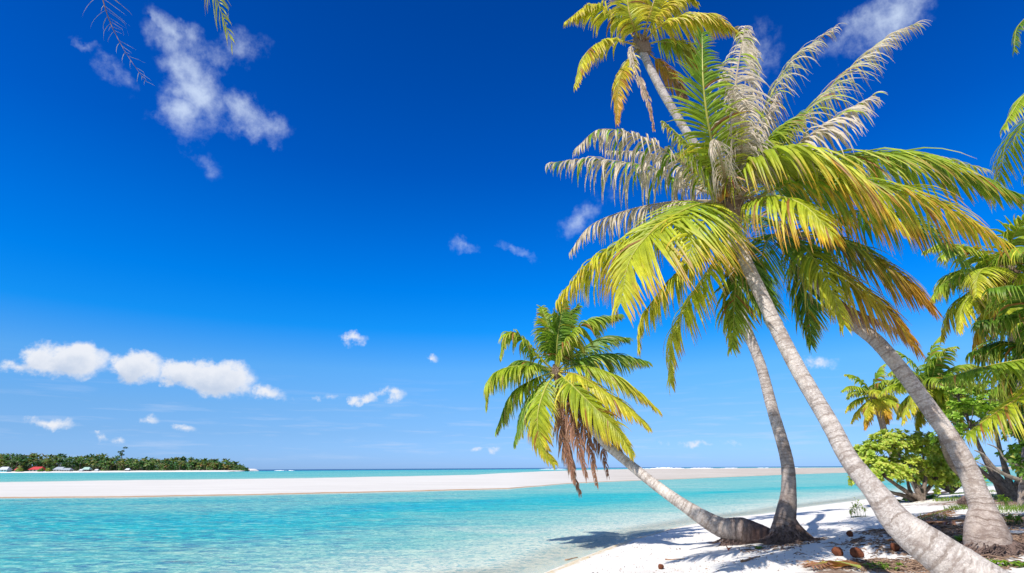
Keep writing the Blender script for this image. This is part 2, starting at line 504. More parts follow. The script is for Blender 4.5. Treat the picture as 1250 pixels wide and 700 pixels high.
def mat_water():
    m, q, out = new_mat('lagoon_water')
    pos = objco(q)
    d = attr(q, 'depth', 'Fac')
    patch = attr(q, 'patch', 'Fac')
    mid = q.noise(q.vmath('MULTIPLY', pos, (0.35, 0.8, 1)), 1.0, 5, 0.62, dist=0.6)
    small = q.noise(q.vmath('MULTIPLY', pos, (0.9, 2.0, 1)), 1.5, 5, 0.66, dist=1.0)
    tiny = q.noise(q.vmath('MULTIPLY', pos, (1.5, 2.0, 1)), 3.4, 4, 0.7, dist=1.4)
    dd = q.math('ADD', d, q.math('MULTIPLY', q.math('ADD', q.math('SUBTRACT', mid, 0.5), q.math('SUBTRACT', q.noise(q.vmath('MULTIPLY', pos, (0.07, 0.2, 1)), 1.0, 3), 0.5)), q.math('MULTIPLY', d, 1.3)))
    dn = q.math('MULTIPLY', dd, 1 / 4.0)
    col = q.ramp(dn, [(0.0, (0.66, 0.64, 0.54)), (0.05, (0.46, 0.54, 0.46)), (0.12, (0.18, 0.43, 0.38)), (0.25, (0.022, 0.38, 0.38)),
                      (0.42, (0.001, 0.36, 0.42)), (0.62, (0.004, 0.22, 0.33)), (0.85, (0.003, 0.06, 0.22)), (1.0, (0.002, 0.025, 0.15))])
    # coral heads and weed on the bed, pale sand gaps between them
    big = q.noise(q.vmath('MULTIPLY', pos, (0.10, 0.30, 1)), 1.0, 5, 0.6, dist=0.8)
    head = q.noise(q.vmath('MULTIPLY', pos, (0.30, 0.9, 1)), 1.3, 4, 0.6, dist=1.2)
    pm = q.math('MULTIPLY', q.math('MULTIPLY', q.maprange(small, 0.46, 0.60), patch), q.maprange(big, 0.35, 0.55, 0.35, 1.0))
    col = q.mix(q.math('MULTIPLY', pm, 0.85), col, (0.03, 0.14, 0.27))
    pm2 = q.math('MULTIPLY', q.maprange(head, 0.60, 0.68), patch)
    col = q.mix(q.math('MULTIPLY', pm2, 0.6), col, (0.13, 0.13, 0.17))
    pale = q.math('MULTIPLY', q.maprange(small, 0.47, 0.36), patch)
    col = q.mix(q.math('MULTIPLY', pale, 0.6), col, (0.36, 0.52, 0.42))
    # faint weed streaks everywhere the water is deep enough
    stk = q.noise(q.vmath('MULTIPLY', pos, (0.12, 0.75, 1)), 1.1, 5, 0.65, dist=0.7)
    col = q.mix(q.math('MULTIPLY', q.maprange(stk, 0.55, 0.66), q.maprange(d, 0.5, 1.2, 0, .5)), col, (0.01, 0.20, 0.26))
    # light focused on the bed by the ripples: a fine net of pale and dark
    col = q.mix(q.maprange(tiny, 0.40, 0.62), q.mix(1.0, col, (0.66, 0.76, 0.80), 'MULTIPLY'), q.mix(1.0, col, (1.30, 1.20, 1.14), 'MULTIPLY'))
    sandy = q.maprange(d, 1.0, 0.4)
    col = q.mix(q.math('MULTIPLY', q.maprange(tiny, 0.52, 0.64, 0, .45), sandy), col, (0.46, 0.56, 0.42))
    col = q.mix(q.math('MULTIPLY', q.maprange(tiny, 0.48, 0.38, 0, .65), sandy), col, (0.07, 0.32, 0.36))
    # ripples
    w1 = q.noise(q.vmath('MULTIPLY', pos, (1.0, 1.7, 1)), 2.2, 5, 0.62, dist=0.4)
    w2 = q.noise(q.vmath('MULTIPLY', pos, (1.0, 1.5, 1)), 9.0, 4, 0.6, dist=0.5)
    h = q.math('ADD', w1, q.math('MULTIPLY', w2, 0.25))
    nb = bump(q, h, 1.0, 0.22)
    df = q.n('ShaderNodeBsdfDiffuse'); q.link(col, df.inputs[0]); q.link(bump(q, h, 0.35, 0.1), df.inputs['Normal'])
    gl = q.n('ShaderNodeBsdfGlossy'); gl.inputs['Roughness'].default_value = 0.10; q.link(nb, gl.inputs['Normal'])
    fz = q.n('ShaderNodeFresnel'); fz.inputs[0].default_value = 1.33; q.link(nb, fz.inputs['Normal'])
    p = q.n('ShaderNodeMixShader'); q.link(q.math('MULTIPLY', fz.outputs[0], 0.50), p.inputs[0]); q.link(df.outputs[0], p.inputs[1]); q.link(gl.outputs[0], p.inputs[2])
    tr = q.n('ShaderNodeBsdfTransparent')
    tr.inputs[0].default_value = (0.86, 0.96, 0.96, 1)
    mx = q.n('ShaderNodeMixShader')
    q.link(q.maprange(d, 0.0, 0.16, 0.30, 1.0), mx.inputs[0])
    q.link(tr.outputs[0], mx.inputs[1]); q.link(p.outputs[0], mx.inputs[2])
    q.link(mx.outputs[0], out.inputs[0])
    return m

# ------------------------------------------------------------------ ground sheets
def grid_mesh(name, X, Y, Z, mat, attrs, wrap=False):
    nr, na = X.shape
    co = np.stack([X, Y, Z], -1).reshape(-1, 3)
    idx = np.arange(nr * na).reshape(nr, na)
    if wrap:
        a = idx[:-1, :]; b = idx[1:, :]
        a2 = np.roll(idx, -1, 1)[:-1, :]; b2 = np.roll(idx, -1, 1)[1:, :]
    else:
        a = idx[:-1, :-1]; b = idx[1:, :-1]; a2 = idx[:-1, 1:]; b2 = idx[1:, 1:]
    faces = np.stack([a, b, b2, a2], -1).reshape(-1, 4)
    me = bpy.data.meshes.new(name)
    me.vertices.add(len(co)); me.vertices.foreach_set('co', co.ravel())
    me.loops.add(faces.size); me.loops.foreach_set('vertex_index', faces.ravel().astype(np.int32))
    me.polygons.add(len(faces))
    me.polygons.foreach_set('loop_start', np.arange(0, faces.size, 4, dtype=np.int32))
    me.polygons.foreach_set('loop_total', np.full(len(faces), 4, np.int32))
    me.polygons.foreach_set('use_smooth', [True] * len(faces))
    for k, v in attrs.items():
        at = me.attributes.new(k, 'FLOAT', 'POINT'); at.data.foreach_set('value', v.reshape(-1).astype(np.float32))
    me.materials.append(mat)
    me.update(); me.validate()
    # normals up
    o = bpy.data.objects.new(name, me); C.objects.link(o)
    if me.polygons[len(me.polygons) // 2].normal.z < 0: me.flip_normals()
    return o

azs = np.concatenate([np.arange(-180, -60, 4.0), np.arange(-60, 60, 0.22), np.arange(60, 180, 4.0)])
azs = np.radians(azs)
rr = np.concatenate([[0.05], np.geomspace(0.6, 60, 300), np.geomspace(62, 9000, 60)])
A_, R_ = np.meshgrid(azs, rr)
GX = np.sin(A_) * R_; GY = np.cos(A_) * R_
GZ = ground_z(GX, GY)
sd = shore_sd(GX, GY)
soil = np.zeros_like(GX)
SOIL_SPOTS = [(1125, 647, 1.1, 0.85), (1200, 662, 1.6, 1.0), (1150, 692, .9, 0.8), (1075, 690, 0.7, 0.8), (1240, 636, 2.0, .8), (1245, 612, 3.4, .85), (1130, 604, 1.2, .6), (1020, 699, .7, .55), (962, 662, .55, .8)]
for (px, py, rad, amt) in SOIL_SPOTS:
    c = hit(px, py)
    soil = np.maximum(soil, amt * np.exp(-((GX - c.x) ** 2 + ((GY - c.y) * 0.8) ** 2) / (rad ** 2)))
soil = np.maximum(soil, np.clip((sd - 14) / 8, 0, 1) * .8 * (GX > 6))
ground = grid_mesh('sand_beach', GX, GY, GZ, M_SAND, {'shore': np.clip(sd, -2, 50), 'soil': soil}, wrap=True)
tag(ground, 'white coral sand beach sloping down to the turquoise lagoon', 'beach', kind='structure')

# sandbar across the lagoon, given by its near and far edge
def myh(px): return 571.5 + 3.5 * (1 - px / 625.0)
def PH(px):  # horizon in the photo
    return float(np.interp(px, [0, 300, 640, 820, 1000, 1250], [573.3, 573.6, 575.0, 572.4, 570.8, 565.5]))
front = [(-400, 607), (0, 606.5), (150, 606.5), (300, 605), (420, 603.5), (520, 602), (620, 600.5), (660, 597), (690, 594), (760, 590), (830, 587), (920, 583), (1000, 579.5), (1100, 575.5), (1250, 570.5), (1450, 567)]
back = [(-400, 589), (0, 587.6), (160, 585.9), (300, 585.4), (400, 585), (500, 584), (580, 583), (640, 580.5), (700, 577.6), (820, 574.2), (1000, 572.6), (1250, 567.4), (1450, 563.5)]
def edge_arr(lst):
    a = []; r = []
    for px, py in lst:
        off = py - PH(px)
        p = zpt(px, myh(px) + max(off, 1.4))
        a.append(math.atan2(p.x, p.y)); r.append(math.hypot(p.x, p.y))
    return np.array(a), np.array(r)
fa, fr = edge_arr(front); ba, br = edge_arr(back)
bar_az = np.linspace(fa[0], fa[-1], 500)
f_r = np.exp(np.interp(bar_az, fa, np.log(fr))) * (1 + 0.02 * fbm(bar_az * 30, bar_az * 0 + 3, 4) + 0.01 * fbm(bar_az * 200, bar_az * 0 + 8, 3))
b_r = np.exp(np.interp(bar_az, ba, np.log(br))) * (1 + 0.08 * fbm(bar_az * 40, bar_az * 0 + 5, 4))
b_r = np.maximum(b_r, f_r * 1.2)
u = np.concatenate([[-0.10, -0.03], np.linspace(0, 0.06, 8)[:-1], np.linspace(0.06, 1, 40), [1.03, 1.1]])
U_, AZ2 = np.meshgrid(u, bar_az, indexing='ij')
R2 = f_r[None, :] + U_ * (b_r - f_r)[None, :]
BX = np.sin(AZ2) * R2; BY = np.cos(AZ2) * R2
dist_f = (R2 - f_r[None, :])
dist_b = (b_r[None, :] - R2)
BZ = 0.13 * (1 - np.exp(-np.maximum(dist_f, 0) / 3.5)) * (1 - np.exp(-np.maximum(dist_b, 0) / 6)) * (1 + 1.2 * fbm(BX * 0.06, BY * 0.06, 4)) + 0.012
BZ = np.where(U_ < 0, -1.2 * np.clip(-dist_f / 4, 0, 1) + .0, BZ)
BZ = np.where(U_ > 1, -1.2 * np.clip(-dist_b / 6, 0, 1), BZ)
BZ[0, :] = -1.5; BZ[-1, :] = -1.5
reef = np.interp(AZ2, [math.atan2(0, 1), 0.22, 0.5], [0, 0.7, 1.0])
bar = grid_mesh('sandbar', BX, BY, BZ, mat_bar(), {'edge': np.clip(dist_f, -1, 50), 'reef': reef})
tag(bar, 'long low white sandbar crossing the lagoon with a rusty brown waterline', 'sandbar', kind='structure')

# water: one sheet to the horizon, it knows its depth
azw = np.radians(np.concatenate([np.arange(-180, -56, 4.0), np.arange(-56, 56, 0.28), np.arange(56, 180, 4.0)]))
rw = np.concatenate([[1.0, 4.0], np.geomspace(7, 70, 220), np.geomspace(71, 12000, 130)])
A3, R3 = np.meshgrid(azw, rw)
WX = np.sin(A3) * R3; WY = np.cos(A3) * R3
sdw = shore_sd(WX, WY)
d_near = np.interp(-sdw, [0, 1.5, 4, 8, 14, 24, 60], [0, 0.14, 0.34, 0.62, 1.2, 1.9, 2.1])
frw = np.exp(np.interp(A3, fa, np.log(fr))); brw = np.exp(np.interp(A3, ba, np.log(br)))
d_bar = np.interp(frw - R3, [0, 1.5, 5, 12, 25], [0.05, 0.3, 0.85, 1.5, 2.1])
ch = [(-200, 640), (100, 640), (330, 642), (430, 630), (540, 622), (700, 613), (850, 610), (1000, 601), (1200, 590)]   # the deep channel winding through the lagoon
cha = []; chr_ = []
for q_ in ch:
    p_ = zpt(*q_); cha.append(math.atan2(p_.x, p_.y)); chr_.append(math.log(math.hypot(p_.x, p_.y)))
amp = np.interp(A3, cha, [.25, .35, 1.0, 1.4, 1.6, 1.5, 1.3, 1.0, .8])
chan = np.interp(A3, [-.75, -.3, .1], [.85, .70, .55]) + amp * np.exp(-((np.log(R3) - np.interp(A3, cha, chr_)) / (0.20 + .03 * fbm(WX * .1, WY * .1, 3))) ** 2)
depth = np.minimum(np.minimum(d_near, d_bar), chan)
beyond = R3 > (frw + brw) / 2
d_b2 = np.interp(R3 - brw, [0, 6, 30, 90, 200, 420, 700, 900], [0.12, 0.45, 0.62, 0.70, 0.85, 0.75, 2.4, 4.0])
stripe = 1 + 1.1 * fbm(WX * 0.003, WY * 0.03, 4)
depth = np.where(beyond, d_b2 * stripe, depth)
# the lagoon is shallower and patchier on the left in front of the bar
leftm = 1 / (1 + np.exp((A3 + 0.12) / 0.13))
depth = np.where(~beyond, depth * (1 + 0.5 * fbm(WX * 0.10, WY * 0.22, 4)), depth)

patch = np.where(beyond, 0.15, 0.12 + 0.88 * leftm) * np.clip(depth / 0.5, 0, 1)
WZ = np.zeros_like(WX)
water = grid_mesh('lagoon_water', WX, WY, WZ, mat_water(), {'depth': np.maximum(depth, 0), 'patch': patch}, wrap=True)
tag(water, 'clear turquoise lagoon water running out to the deep blue sea', 'water', kind='structure')

# ------------------------------------------------------------------ palms
def cl(a, b, t): return tuple(a[i] * (1 - t) + b[i] * t for i in range(3))
PAL = {
    'green':  ((0.12, 0.25, 0.02), (0.20, 0.34, 0.03), (0.38, 0.38, 0.06)),
    'dark':   ((0.07, 0.17, 0.02), (0.11, 0.23, 0.025), (0.22, 0.28, 0.04)),
    'lime':   ((0.26, 0.38, 0.02), (0.42, 0.50, 0.04), (0.60, 0.54, 0.08)),
    'yellow': ((0.44, 0.47, 0.03), (0.66, 0.59, 0.05), (0.72, 0.50, 0.07)),
    'orange': ((0.50, 0.30, 0.02), (0.66, 0.32, 0.025), (0.52, 0.22, 0.04)),
    'pale':   ((0.50, 0.43, 0.33), (0.60, 0.51, 0.42), (0.50, 0.40, 0.33)),
    'brown':  ((0.26, 0.12, 0.08), (0.36, 0.20, 0.14), (0.40, 0.27, 0.20)),
    'rust':   ((0.34, 0.15, 0.04), (0.42, 0.19, 0.05), (0.30, 0.14, 0.08)),
}
def frond(parent, pts, Lmax=1.0, pal=('green', 'lime'), tipp=None, droop=0.35, n=62, width=0.042, roll=0.0, wind=(0.10, 0.03, 0), segs=5,
          start=0.16, rr=0.036, rng=None, side0=None, ragged=0.06, name='frond', lift=0.02, mat=None, label=None, flat=False, mixpal=None, mixp=0.0, floor=None):
    rng = rng or random
    pts, _, L = resample(pts, [0] * len(pts), 40)
    mb = MB()
    dead = pal[0] in ('pale', 'brown')
    Lmax *= 1.25; n = int(n * 1.25); width *= (1.45 if dead else .92); droop *= (1.35 if dead else 1.12); roll += rng.uniform(-.12, .12)
    rc = {'pale': (.45, .36, .26), 'brown': (.30, .17, .10), 'yellow': (.55, .42, .08), 'orange': (.55, .33, .06), 'lime': (.58, .56, .12)}.get(pal[0], (0.42, 0.44, 0.09))
    tube(mb, pts, [rr * (1.25 - 0.3 * min(1, i / 6)) * (1 - 0.88 * i / 39) for i in range(40)], 6, rc, squash=0.7)
    hv = pts[-1] - pts[0]
    hd = Vector((hv.x, hv.y, 0))
    if hd.length < 0.25 * L: hd = Vector((hv.x, hv.y + 0.3, 0))
    hd.normalize()
    S0 = side0 if side0 is not None else hd.cross(Vector((0, 0, 1)))
    G = Vector((0, 0, -1)); Wd = Vector(wind)
    ph = rng.uniform(0, 10)
    for side in (1, -1):
        sd_droop = droop * rng.uniform(0.85, 1.15)
        for i in range(n):
            uu = (i + rng.uniform(-0.3, 0.3)) / (n - 1)
            uu = min(max(uu, 0), 1)
            if rng.random() < ragged * 0.5: continue
            a = start + (1 - start) * uu
            f = a * 39; k = min(int(f), 38); f -= k
            p = pts[k].lerp(pts[k + 1], f)
            T = (pts[k + 1] - pts[k]).normalized()
            S = (S0 - T * S0.dot(T)).normalized()
            Nn = S.cross(T) * 1.0
            if Nn.z < 0 and abs(T.z) < 0.95: Nn = -Nn
            if roll:
                rm = Matrix.Rotation(roll, 3, T); S = rm @ S; Nn = rm @ Nn
            clump = 0.16 * math.sin(uu * 40 + ph + side) + 0.08 * math.sin(uu * 93 + ph)
            ang = R(64 - 30 * uu + rng.uniform(-7, 7))
            d = (S * side * math.sin(ang) + T * (math.cos(ang) + clump) + Nn * (lift + rng.uniform(-.12, .16))).normalized()
            prof = (0.50 + 0.50 * math.sin(math.pi * min(1, (uu * 1.15 + 0.10)))) * (1 if uu < 0.75 else 1 - 0.45 * (uu - 0.75) / 0.25)
            ll = Lmax * prof * rng.uniform(0.86, 1.08)
            if ragged and rng.random() < ragged: ll *= rng.uniform(0.3, 0.8)
            wd0 = width * (0.75 + 0.35 * prof) * rng.uniform(0.8, 1.15)
            pa, pb = PAL[pal[0]], PAL[pal[1]]
            if mixpal and rng.random() < mixp: pa = pb = PAL[mixpal]
            if not dead and rng.random() < .05: pa = pb = PAL['rust'] if rng.random() < .5 else PAL['yellow']
            tipb = rng.uniform(.45, .9) if (not dead and rng.random() < .16) else 2
            bb = min(1, max(0, uu * 1.25 - 0.15 + rng.uniform(-.18, .18)))
            rndv = rng.uniform(0.78, 1.18)
            cur = p.copy()
            base = len(mb.v)
            dr = sd_droop * rng.uniform(0.6, 1.4)
            kink = rng.randint(2, segs) if rng.random() < (.35 if dead else .10) else -1
            for s_ in range(segs + 1):
                t = s_ / segs
                wv = (T - d * T.dot(d))
                wv = wv.normalized() if wv.length > 1e-5 else S
                nv = d.cross(wv)
                ww = wd0 * (0.55 + 0.45 * min(1, t * 5)) * (1 - max(0, t - 0.45) / 0.55 * 0.93) * 0.5
                c0 = [cl(pa[j], pb[j], bb) for j in range(3)]
                cc = cl(c0[0], c0[1], min(1, t * 1.6)) if t < 0.62 else cl(c0[1], c0[2], (t - 0.62) / 0.38)
                if tipp: 
                    tt = max(0.0, min(1.0, (t - tipp[1] + rng.uniform(-.06, .06)) / 0.3))
                    cc = cl(cc, PAL[tipp[0]][1], tt)
                if t > tipb: cc = cl(cc, (.42, .27, .12), .75)
                cc = tuple(min(0.85, x * rndv) for x in cc)
                mb.v += [cur - wv * ww, cur + nv * (ww * 0.55), cur + wv * ww]
                mb.c += [cc, cc, cc]; mb.uv += [(0, 0, 0)] * 3
                d = (d + G * (dr * (0.55 + 0.9 * t)) + Wd * (0.6 + t) + Vector((rng.uniform(-.05, .05), rng.uniform(-.05, .05), 0))).normalized()
                if s_ == kink: d = (d + Vector((rng.uniform(-.5, .5), rng.uniform(-.5, .5), -1.0))).normalized()
                cur = cur + d * (ll / segs)
                if floor is not None:
                    cur.z = max(cur.z, floor + rng.uniform(0.0, 0.03))
            for s_ in range(segs):
                q_ = base + s_ * 3
                mb.f += [(q_, q_ + 1, q_ + 4, q_ + 3), (q_ + 1, q_ + 2, q_ + 5, q_ + 4)]
    o = mb.build(name, mat or (M_DRY if dead else M_LEAF), parent, smooth=False)
    if label: o['label'] = label
    return o

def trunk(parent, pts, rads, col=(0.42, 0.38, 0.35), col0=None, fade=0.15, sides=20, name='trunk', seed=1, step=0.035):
    rg = random.Random(seed)
    _, _, L = resample(pts, rads, 40)
    n = int(min(420, max(40, L / step)))
    P, Rr, L = resample(pts, rads, n)
    ringr = {}
    def ringf(l, a):
        k = int(l / 0.085)
        if k not in ringr: ringr[k] = rg.uniform(-0.012, 0.012)
        fr_ = (l / 0.085) % 1.0
        return 1 + ringr[k] + 0.022 * (1 - fr_) ** 3 + 0.05 * mnoise.noise(Vector((math.cos(a) * 1.2, math.sin(a) * 1.2, l * 1.3 + seed * 7)))  + 0.02 * mnoise.noise(Vector((math.cos(a) * 4, math.sin(a) * 4, l * 9)))
    mb = MB()
    def cf(t):
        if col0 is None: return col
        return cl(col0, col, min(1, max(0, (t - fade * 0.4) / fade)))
    tube(mb, P, Rr, sides, cf, ringf=ringf)
    return mb.build(name, M_TRUNK, parent, smooth=True)

def mound(parent, c, rx, ry, h, seed=1, name='root_mound', mat=None, strands=90):
    "flared foot of matted roots"
    rg = random.Random(seed)
    mb = MB()
    nr, na = 12, 40
    for i in range(nr + 1):
        t = i / nr
        for k in range(na):
            a = 2 * math.pi * k / na
            rad = (0.25 + 0.75 * t)
            nz = mnoise.noise(Vector((math.cos(a) * 2.4 + seed, math.sin(a) * 2.4, t * 2)))
            x = math.cos(a) * rx * rad * (1 + 0.22 * nz * t); y = math.sin(a) * ry * rad * (1 + 0.22 * nz * t)
            z = h * (1 - t) ** 1.5 * (1 + 0.35 * nz) - 0.07 * t + 0.03 * mnoise.noise(Vector((x * 9, y * 9, seed)))
            z += gz(c.x + x, c.y + y) - c.z if t > 0.6 else 0
            mb.v.append(Vector((c.x + x, c.y + y, c.z + z))); mb.c.append((.1, .08, .07)); mb.uv.append((0, 0, 0))
    for i in range(nr):
        for k in range(na):
            a = i * na + k; b = i * na + (k + 1) % na
            mb.f.append((a, a + na, b + na, b))
    mb.f.append(tuple(range(na)))
    for s_ in range(strands):
        a = rg.uniform(0, 2 * math.pi); r0 = rg.uniform(0.35, 0.6); r1 = rg.uniform(0.9, 1.35)
        p = []
        for j in range(6):
            t = j / 5; r_ = r0 + (r1 - r0) * t
            aa = a + 0.25 * math.sin(t * 3 + s_)
            x = math.cos(aa) * rx * r_; y = math.sin(aa) * ry * r_
            rad = (r_ - .25) / .75
            z = h * max(0, 1 - rad) ** 1.5 + 0.015
            zz = max(c.z + z, gz(c.x + x, c.y + y) + 0.004)
            p.append(Vector((c.x + x, c.y + y, zz + rg.uniform(-.01, .02))))
        tube(mb, p, [0.011 * (1 - 0.8 * j / 5) for j in range(6)], 4, (.1, .08, .07))
    return mb.build(name, mat or M_ROOT, parent, smooth=True)

def heart(parent, c, r, axis, seed=1, dead=True):
    "fibrous sheath with cut petiole bases round the growing point"
    rg = random.Random(seed)
    mb = MB()
    ax = axis.normalized()
    p = [c - ax * r * 1.8, c - ax * r * 0.8, c, c + ax * r * 1.2, c + ax * r * 2.2]
    tube(mb, p, [r * .75, r * 1.1, r * 1.15, r * .8, r * .2], 12, (0.24, 0.17, 0.12), jitter=0.12)
    for i in range(46):
        a = rg.uniform(0, 6.28); e = rg.uniform(-1.0, 0.9)
        q = ax.orthogonal().normalized(); q.rotate(Matrix.Rotation(a, 3, ax))
        b = c + ax * e * r
        d = (q + ax * rg.uniform(-0.5, 1.1)).normalized()
        ln = r * rg.uniform(1.2, 3.2)
        cc = rg.choice([(.30, .2, .13), (.42, .33, .24), (.20, .12, .08), (.5, .4, .3)])
        pp = [b, b + d * ln * .5, b + d * ln + Vector((0, 0, -ln * 0.25))]
        tube(mb, pp, [r * .13, r * .09, r * .03], 5, cc)
    return mb.build('leaf_sheath', M_VCOL, parent, smooth=False)

def flower(parent, c, d, ln, seed=1, colr=(0.62, 0.26, 0.03)):
    rg = random.Random(seed)
    mb = MB()
    end = c + d * ln
    tube(mb, [c, c + d * ln * .5 + Vector((0, 0, .02)), end], [0.02, .016, .008], 6, colr)
    for i in range(34):
        t = rg.uniform(0.3, 1.0)
        b = c + d * ln * t
        dd = (d + Vector((rg.uniform(-.8, .8), rg.uniform(-.8, .8), rg.uniform(-.7, .5)))).normalized()
        l2 = ln * rg.uniform(.3, .55)
        tube(mb, [b, b + dd * l2 * .5, b + dd * l2 + Vector((0, 0, -l2 * .3))], [.007, .009, .005], 4, tuple(k * rg.uniform(.7, 1.15) for k in colr))
    return mb.build('flower_stalk', M_VCOL, parent)

def nut_mesh(c, r, seed, colr, elong=1.25, axis=Vector((0, 0, 1))):
    mb = MB(); nr, na = 9, 12
    q = axis.to_track_quat('Z', 'Y').to_matrix()
    for i in range(nr + 1):
        th = math.pi * i / nr
        for k in range(na):
            a = 2 * math.pi * k / na
            rad = math.sin(th) * (1 + 0.09 * math.cos(3 * a)) * r
            z = math.cos(th) * r * elong
            v = Vector((math.cos(a) * rad, math.sin(a) * rad, z)) * (1 + 0.06 * mnoise.noise(Vector((a, th * 2, seed))))
            mb.v.append(c + q @ v)
            mb.c.append(tuple(x * (1 + 0.25 * mnoise.noise(Vector((math.cos(a) * 2, math.sin(a) * 2, th * 3 + seed)))) for x in colr)); mb.uv.append((0, 0, 0))
    for i in range(nr):
        for k in range(na):
            a = i * na + k; b = i * na + (k + 1) % na
            mb.f.append((a, a + na, b + na, b))
    return mb

def px_frond(parent, Y, spec, **kw):
    pts = [W(px, py, Y + dy) for (px, py, dy) in spec]
    return frond(parent, pts, **kw)

def px_trunk(Y0pts):
    P = [W(px, py, Y) for (px, py, Y, r) in Y0pts]
    Rr = [r * WR(px, py, Y) for (px, py, Y, r) in Y0pts]
    return P, Rr

LEAN = 'coconut palms leaning over the beach'
# ---- palm A: the big one in front
rngA = random.Random(11); random.seed(3)
baseA = hit(1172, 690)
PA = [(1222.0, 728.0, 6.7, 38.9), (1157.0, 684.0, 6.85, 25.5), (1099.0, 640.0, 7.05, 17.8), (1070.0, 602.0, 7.2, 13.3), (1036.0, 560.0, 7.4, 11.0), (1012.0, 515.0, 7.6, 10.2), (968.0, 440.0, 8.0, 9.2), (930.0, 362.0, 8.4, 8.2), (902.0, 300.0, 8.75, 7.6), (893.0, 262.0, 8.9, 7.2)]
tA, rA = px_trunk(PA)
tA[0] = Vector((tA[1].x + .45, tA[1].y - .2, gz(tA[1].x + .45, tA[1].y - .2) - 0.25))
palmA = empty('coconut_palm', (tA[1].x + .3, tA[1].y, gz(tA[1].x + .3, tA[1].y)),
              'nearest and thickest palm, its pale ringed trunk rising from the bottom right corner', 'palm tree', LEAN)
trunk(palmA, tA, rA, col=(0.55, 0.50, 0.455), seed=1, sides=28)
cA = W(891, 250, 8.95)
heart(palmA, cA, 0.17, Vector((-0.2, 0.1, 1)), 1)
flower(palmA, cA + Vector((-.05, -.1, 0.1)), Vector((-0.7, -.5, .5)).normalized(), 0.75, 1)
flower(palmA, cA + Vector((-.05, -.15, 0.05)), Vector((-0.25, -.9, .1)).normalized(), 0.6, 2, (0.6, .38, .2))
flower(palmA, cA + Vector((0, -.1, 0.05)), Vector((0.3, -.8, -.35)).normalized(), 0.6, 3, (0.5, .36, .24))
for i, (dx, dz) in enumerate([(-.14, .10), (-.26, .02)]):
    nut_mesh(cA + Vector((dx, -.28, dz)), .075, i, (0.55, 0.27, 0.04)).build('coconut', M_VCOL, palmA, smooth=True)
YA = 8.95
A = lambda spec, **kw: px_frond(palmA, YA, spec, rng=rngA, **kw)
# dead and drying ones to the left
A([(880, 238, 0), (845, 208, -.2), (790, 172, -.4), (735, 158, -.5), (704, 180, -.5)], Lmax=.62, pal=('pale', 'pale'), droop=.5, width=.026, mixpal='green', mixp=.14, ragged=.25, label='dried pale frond pointing up to the left')
A([(880, 242, 0), (835, 224, .3), (780, 203, .5), (725, 194, .6), (672, 199, .6)], Lmax=.85, pal=('pale', 'pale'), droop=.45, width=.026, mixpal='green', mixp=.3, ragged=.35)
A([(880, 246, 0), (827, 246, .6), (770, 256, .9), (722, 275, 1.0), (697, 306, 1.0)], Lmax=.62, pal=('pale', 'pale'), droop=.5, width=.024, ragged=.3)
# yellow green ones sweeping left
A([(884, 250, 0), (850, 252, .2), (790, 280, .4), (725, 318, .4), (682, 364, .3)], Lmax=.95, pal=('lime', 'yellow'), tipp=('orange', .85), droop=.30, width=.05, roll=.25, n=66)
A([(886, 252, 0), (852, 250, -.6), (805, 275, -1.1), (770, 315, -1.3), (758, 368, -1.4)], Lmax=1.2, pal=('lime', 'yellow'), tipp=('orange', .7), droop=.28, width=.052, roll=-.5, n=74)
A([(888, 254, 0), (868, 262, -.7), (850, 285, -1.3), (838, 320, -1.6)], Lmax=.9, pal=('lime', 'yellow'), tipp=('orange', .65), droop=.26, width=.046, roll=-.6, n=44)
A([(886, 262, 0), (862, 300, .5), (815, 345, .8), (783, 390, .9), (779, 424, .9)], Lmax=.62, pal=('lime', 'yellow'), tipp=('yellow', .6), droop=.38, width=.042)
A([(890, 268, 0), (876, 315, -.2), (845, 360, -.3), (820, 410, -.3), (818, 468, -.3)], Lmax=.66, pal=('lime', 'yellow'), tipp=('brown', .7), droop=.42, width=.04, ragged=.15)
A([(893, 275, 0), (898, 320, .3), (896, 370, .4), (894, 424, .4)], Lmax=.60, pal=('dark', 'lime'), droop=.22, width=.042, side0=Vector((1, .2, 0)))
A([(896, 275, 0), (915, 320, -.2), (935, 365, -.3), (946, 402, -.3)], Lmax=.60, pal=('dark', 'green'), tipp=('yellow', .8), droop=.3, width=.04, side0=Vector((1, .3, 0)))
# upright ones
A([(888, 240, 0), (870, 180, -.9), (859, 110, -1.3), (857, 42, -1.3)], Lmax=.62, pal=('lime', 'green'), droop=.16, width=.044, side0=Vector((1, .25, 0)), n=66)
A([(886, 240, 0), (862, 205, -.6), (838, 175, -.8), (812, 150, -.8)], Lmax=.58, pal=('lime', 'lime'), droop=.42, width=.038, side0=Vector((.6, .7, 0)), mixpal='pale', mixp=.2)
A([(892, 238, 0), (893, 170, -.4), (899, 95, -.5), (910, 32, -.2)], Lmax=.62, pal=('pale', 'pale'), droop=.55, width=.028, side0=Vector((1, -.2, 0)), mixpal='lime', mixp=.2, ragged=.3, n=64, label='dried grey white frond standing upright')
A([(894, 238, 0), (905, 190, -.7), (904, 150, -1.1), (894, 108, -1.3)], Lmax=.55, pal=('pale', 'pale'), droop=.7, width=.027, side0=Vector((1, -.1, 0)), ragged=.35, n=64)
A([(896, 240, 0), (920, 165, .3), (962, 80, .6), (1018, 34, .7)], Lmax=.8, pal=('lime', 'pale'), droop=.5, width=.034, mixpal='pale', mixp=.5, side0=Vector((.5, .85, 0)), ragged=.25)
A([(898, 242, 0), (945, 182, .1), (1020, 100, .2), (1080, 48, .2), (1120, 28, .2)], Lmax=.85, pal=('lime', 'pale'), droop=.5, width=.034, mixpal='pale', mixp=.6, side0=Vector((.35, .9, 0)), ragged=.25, n=84)
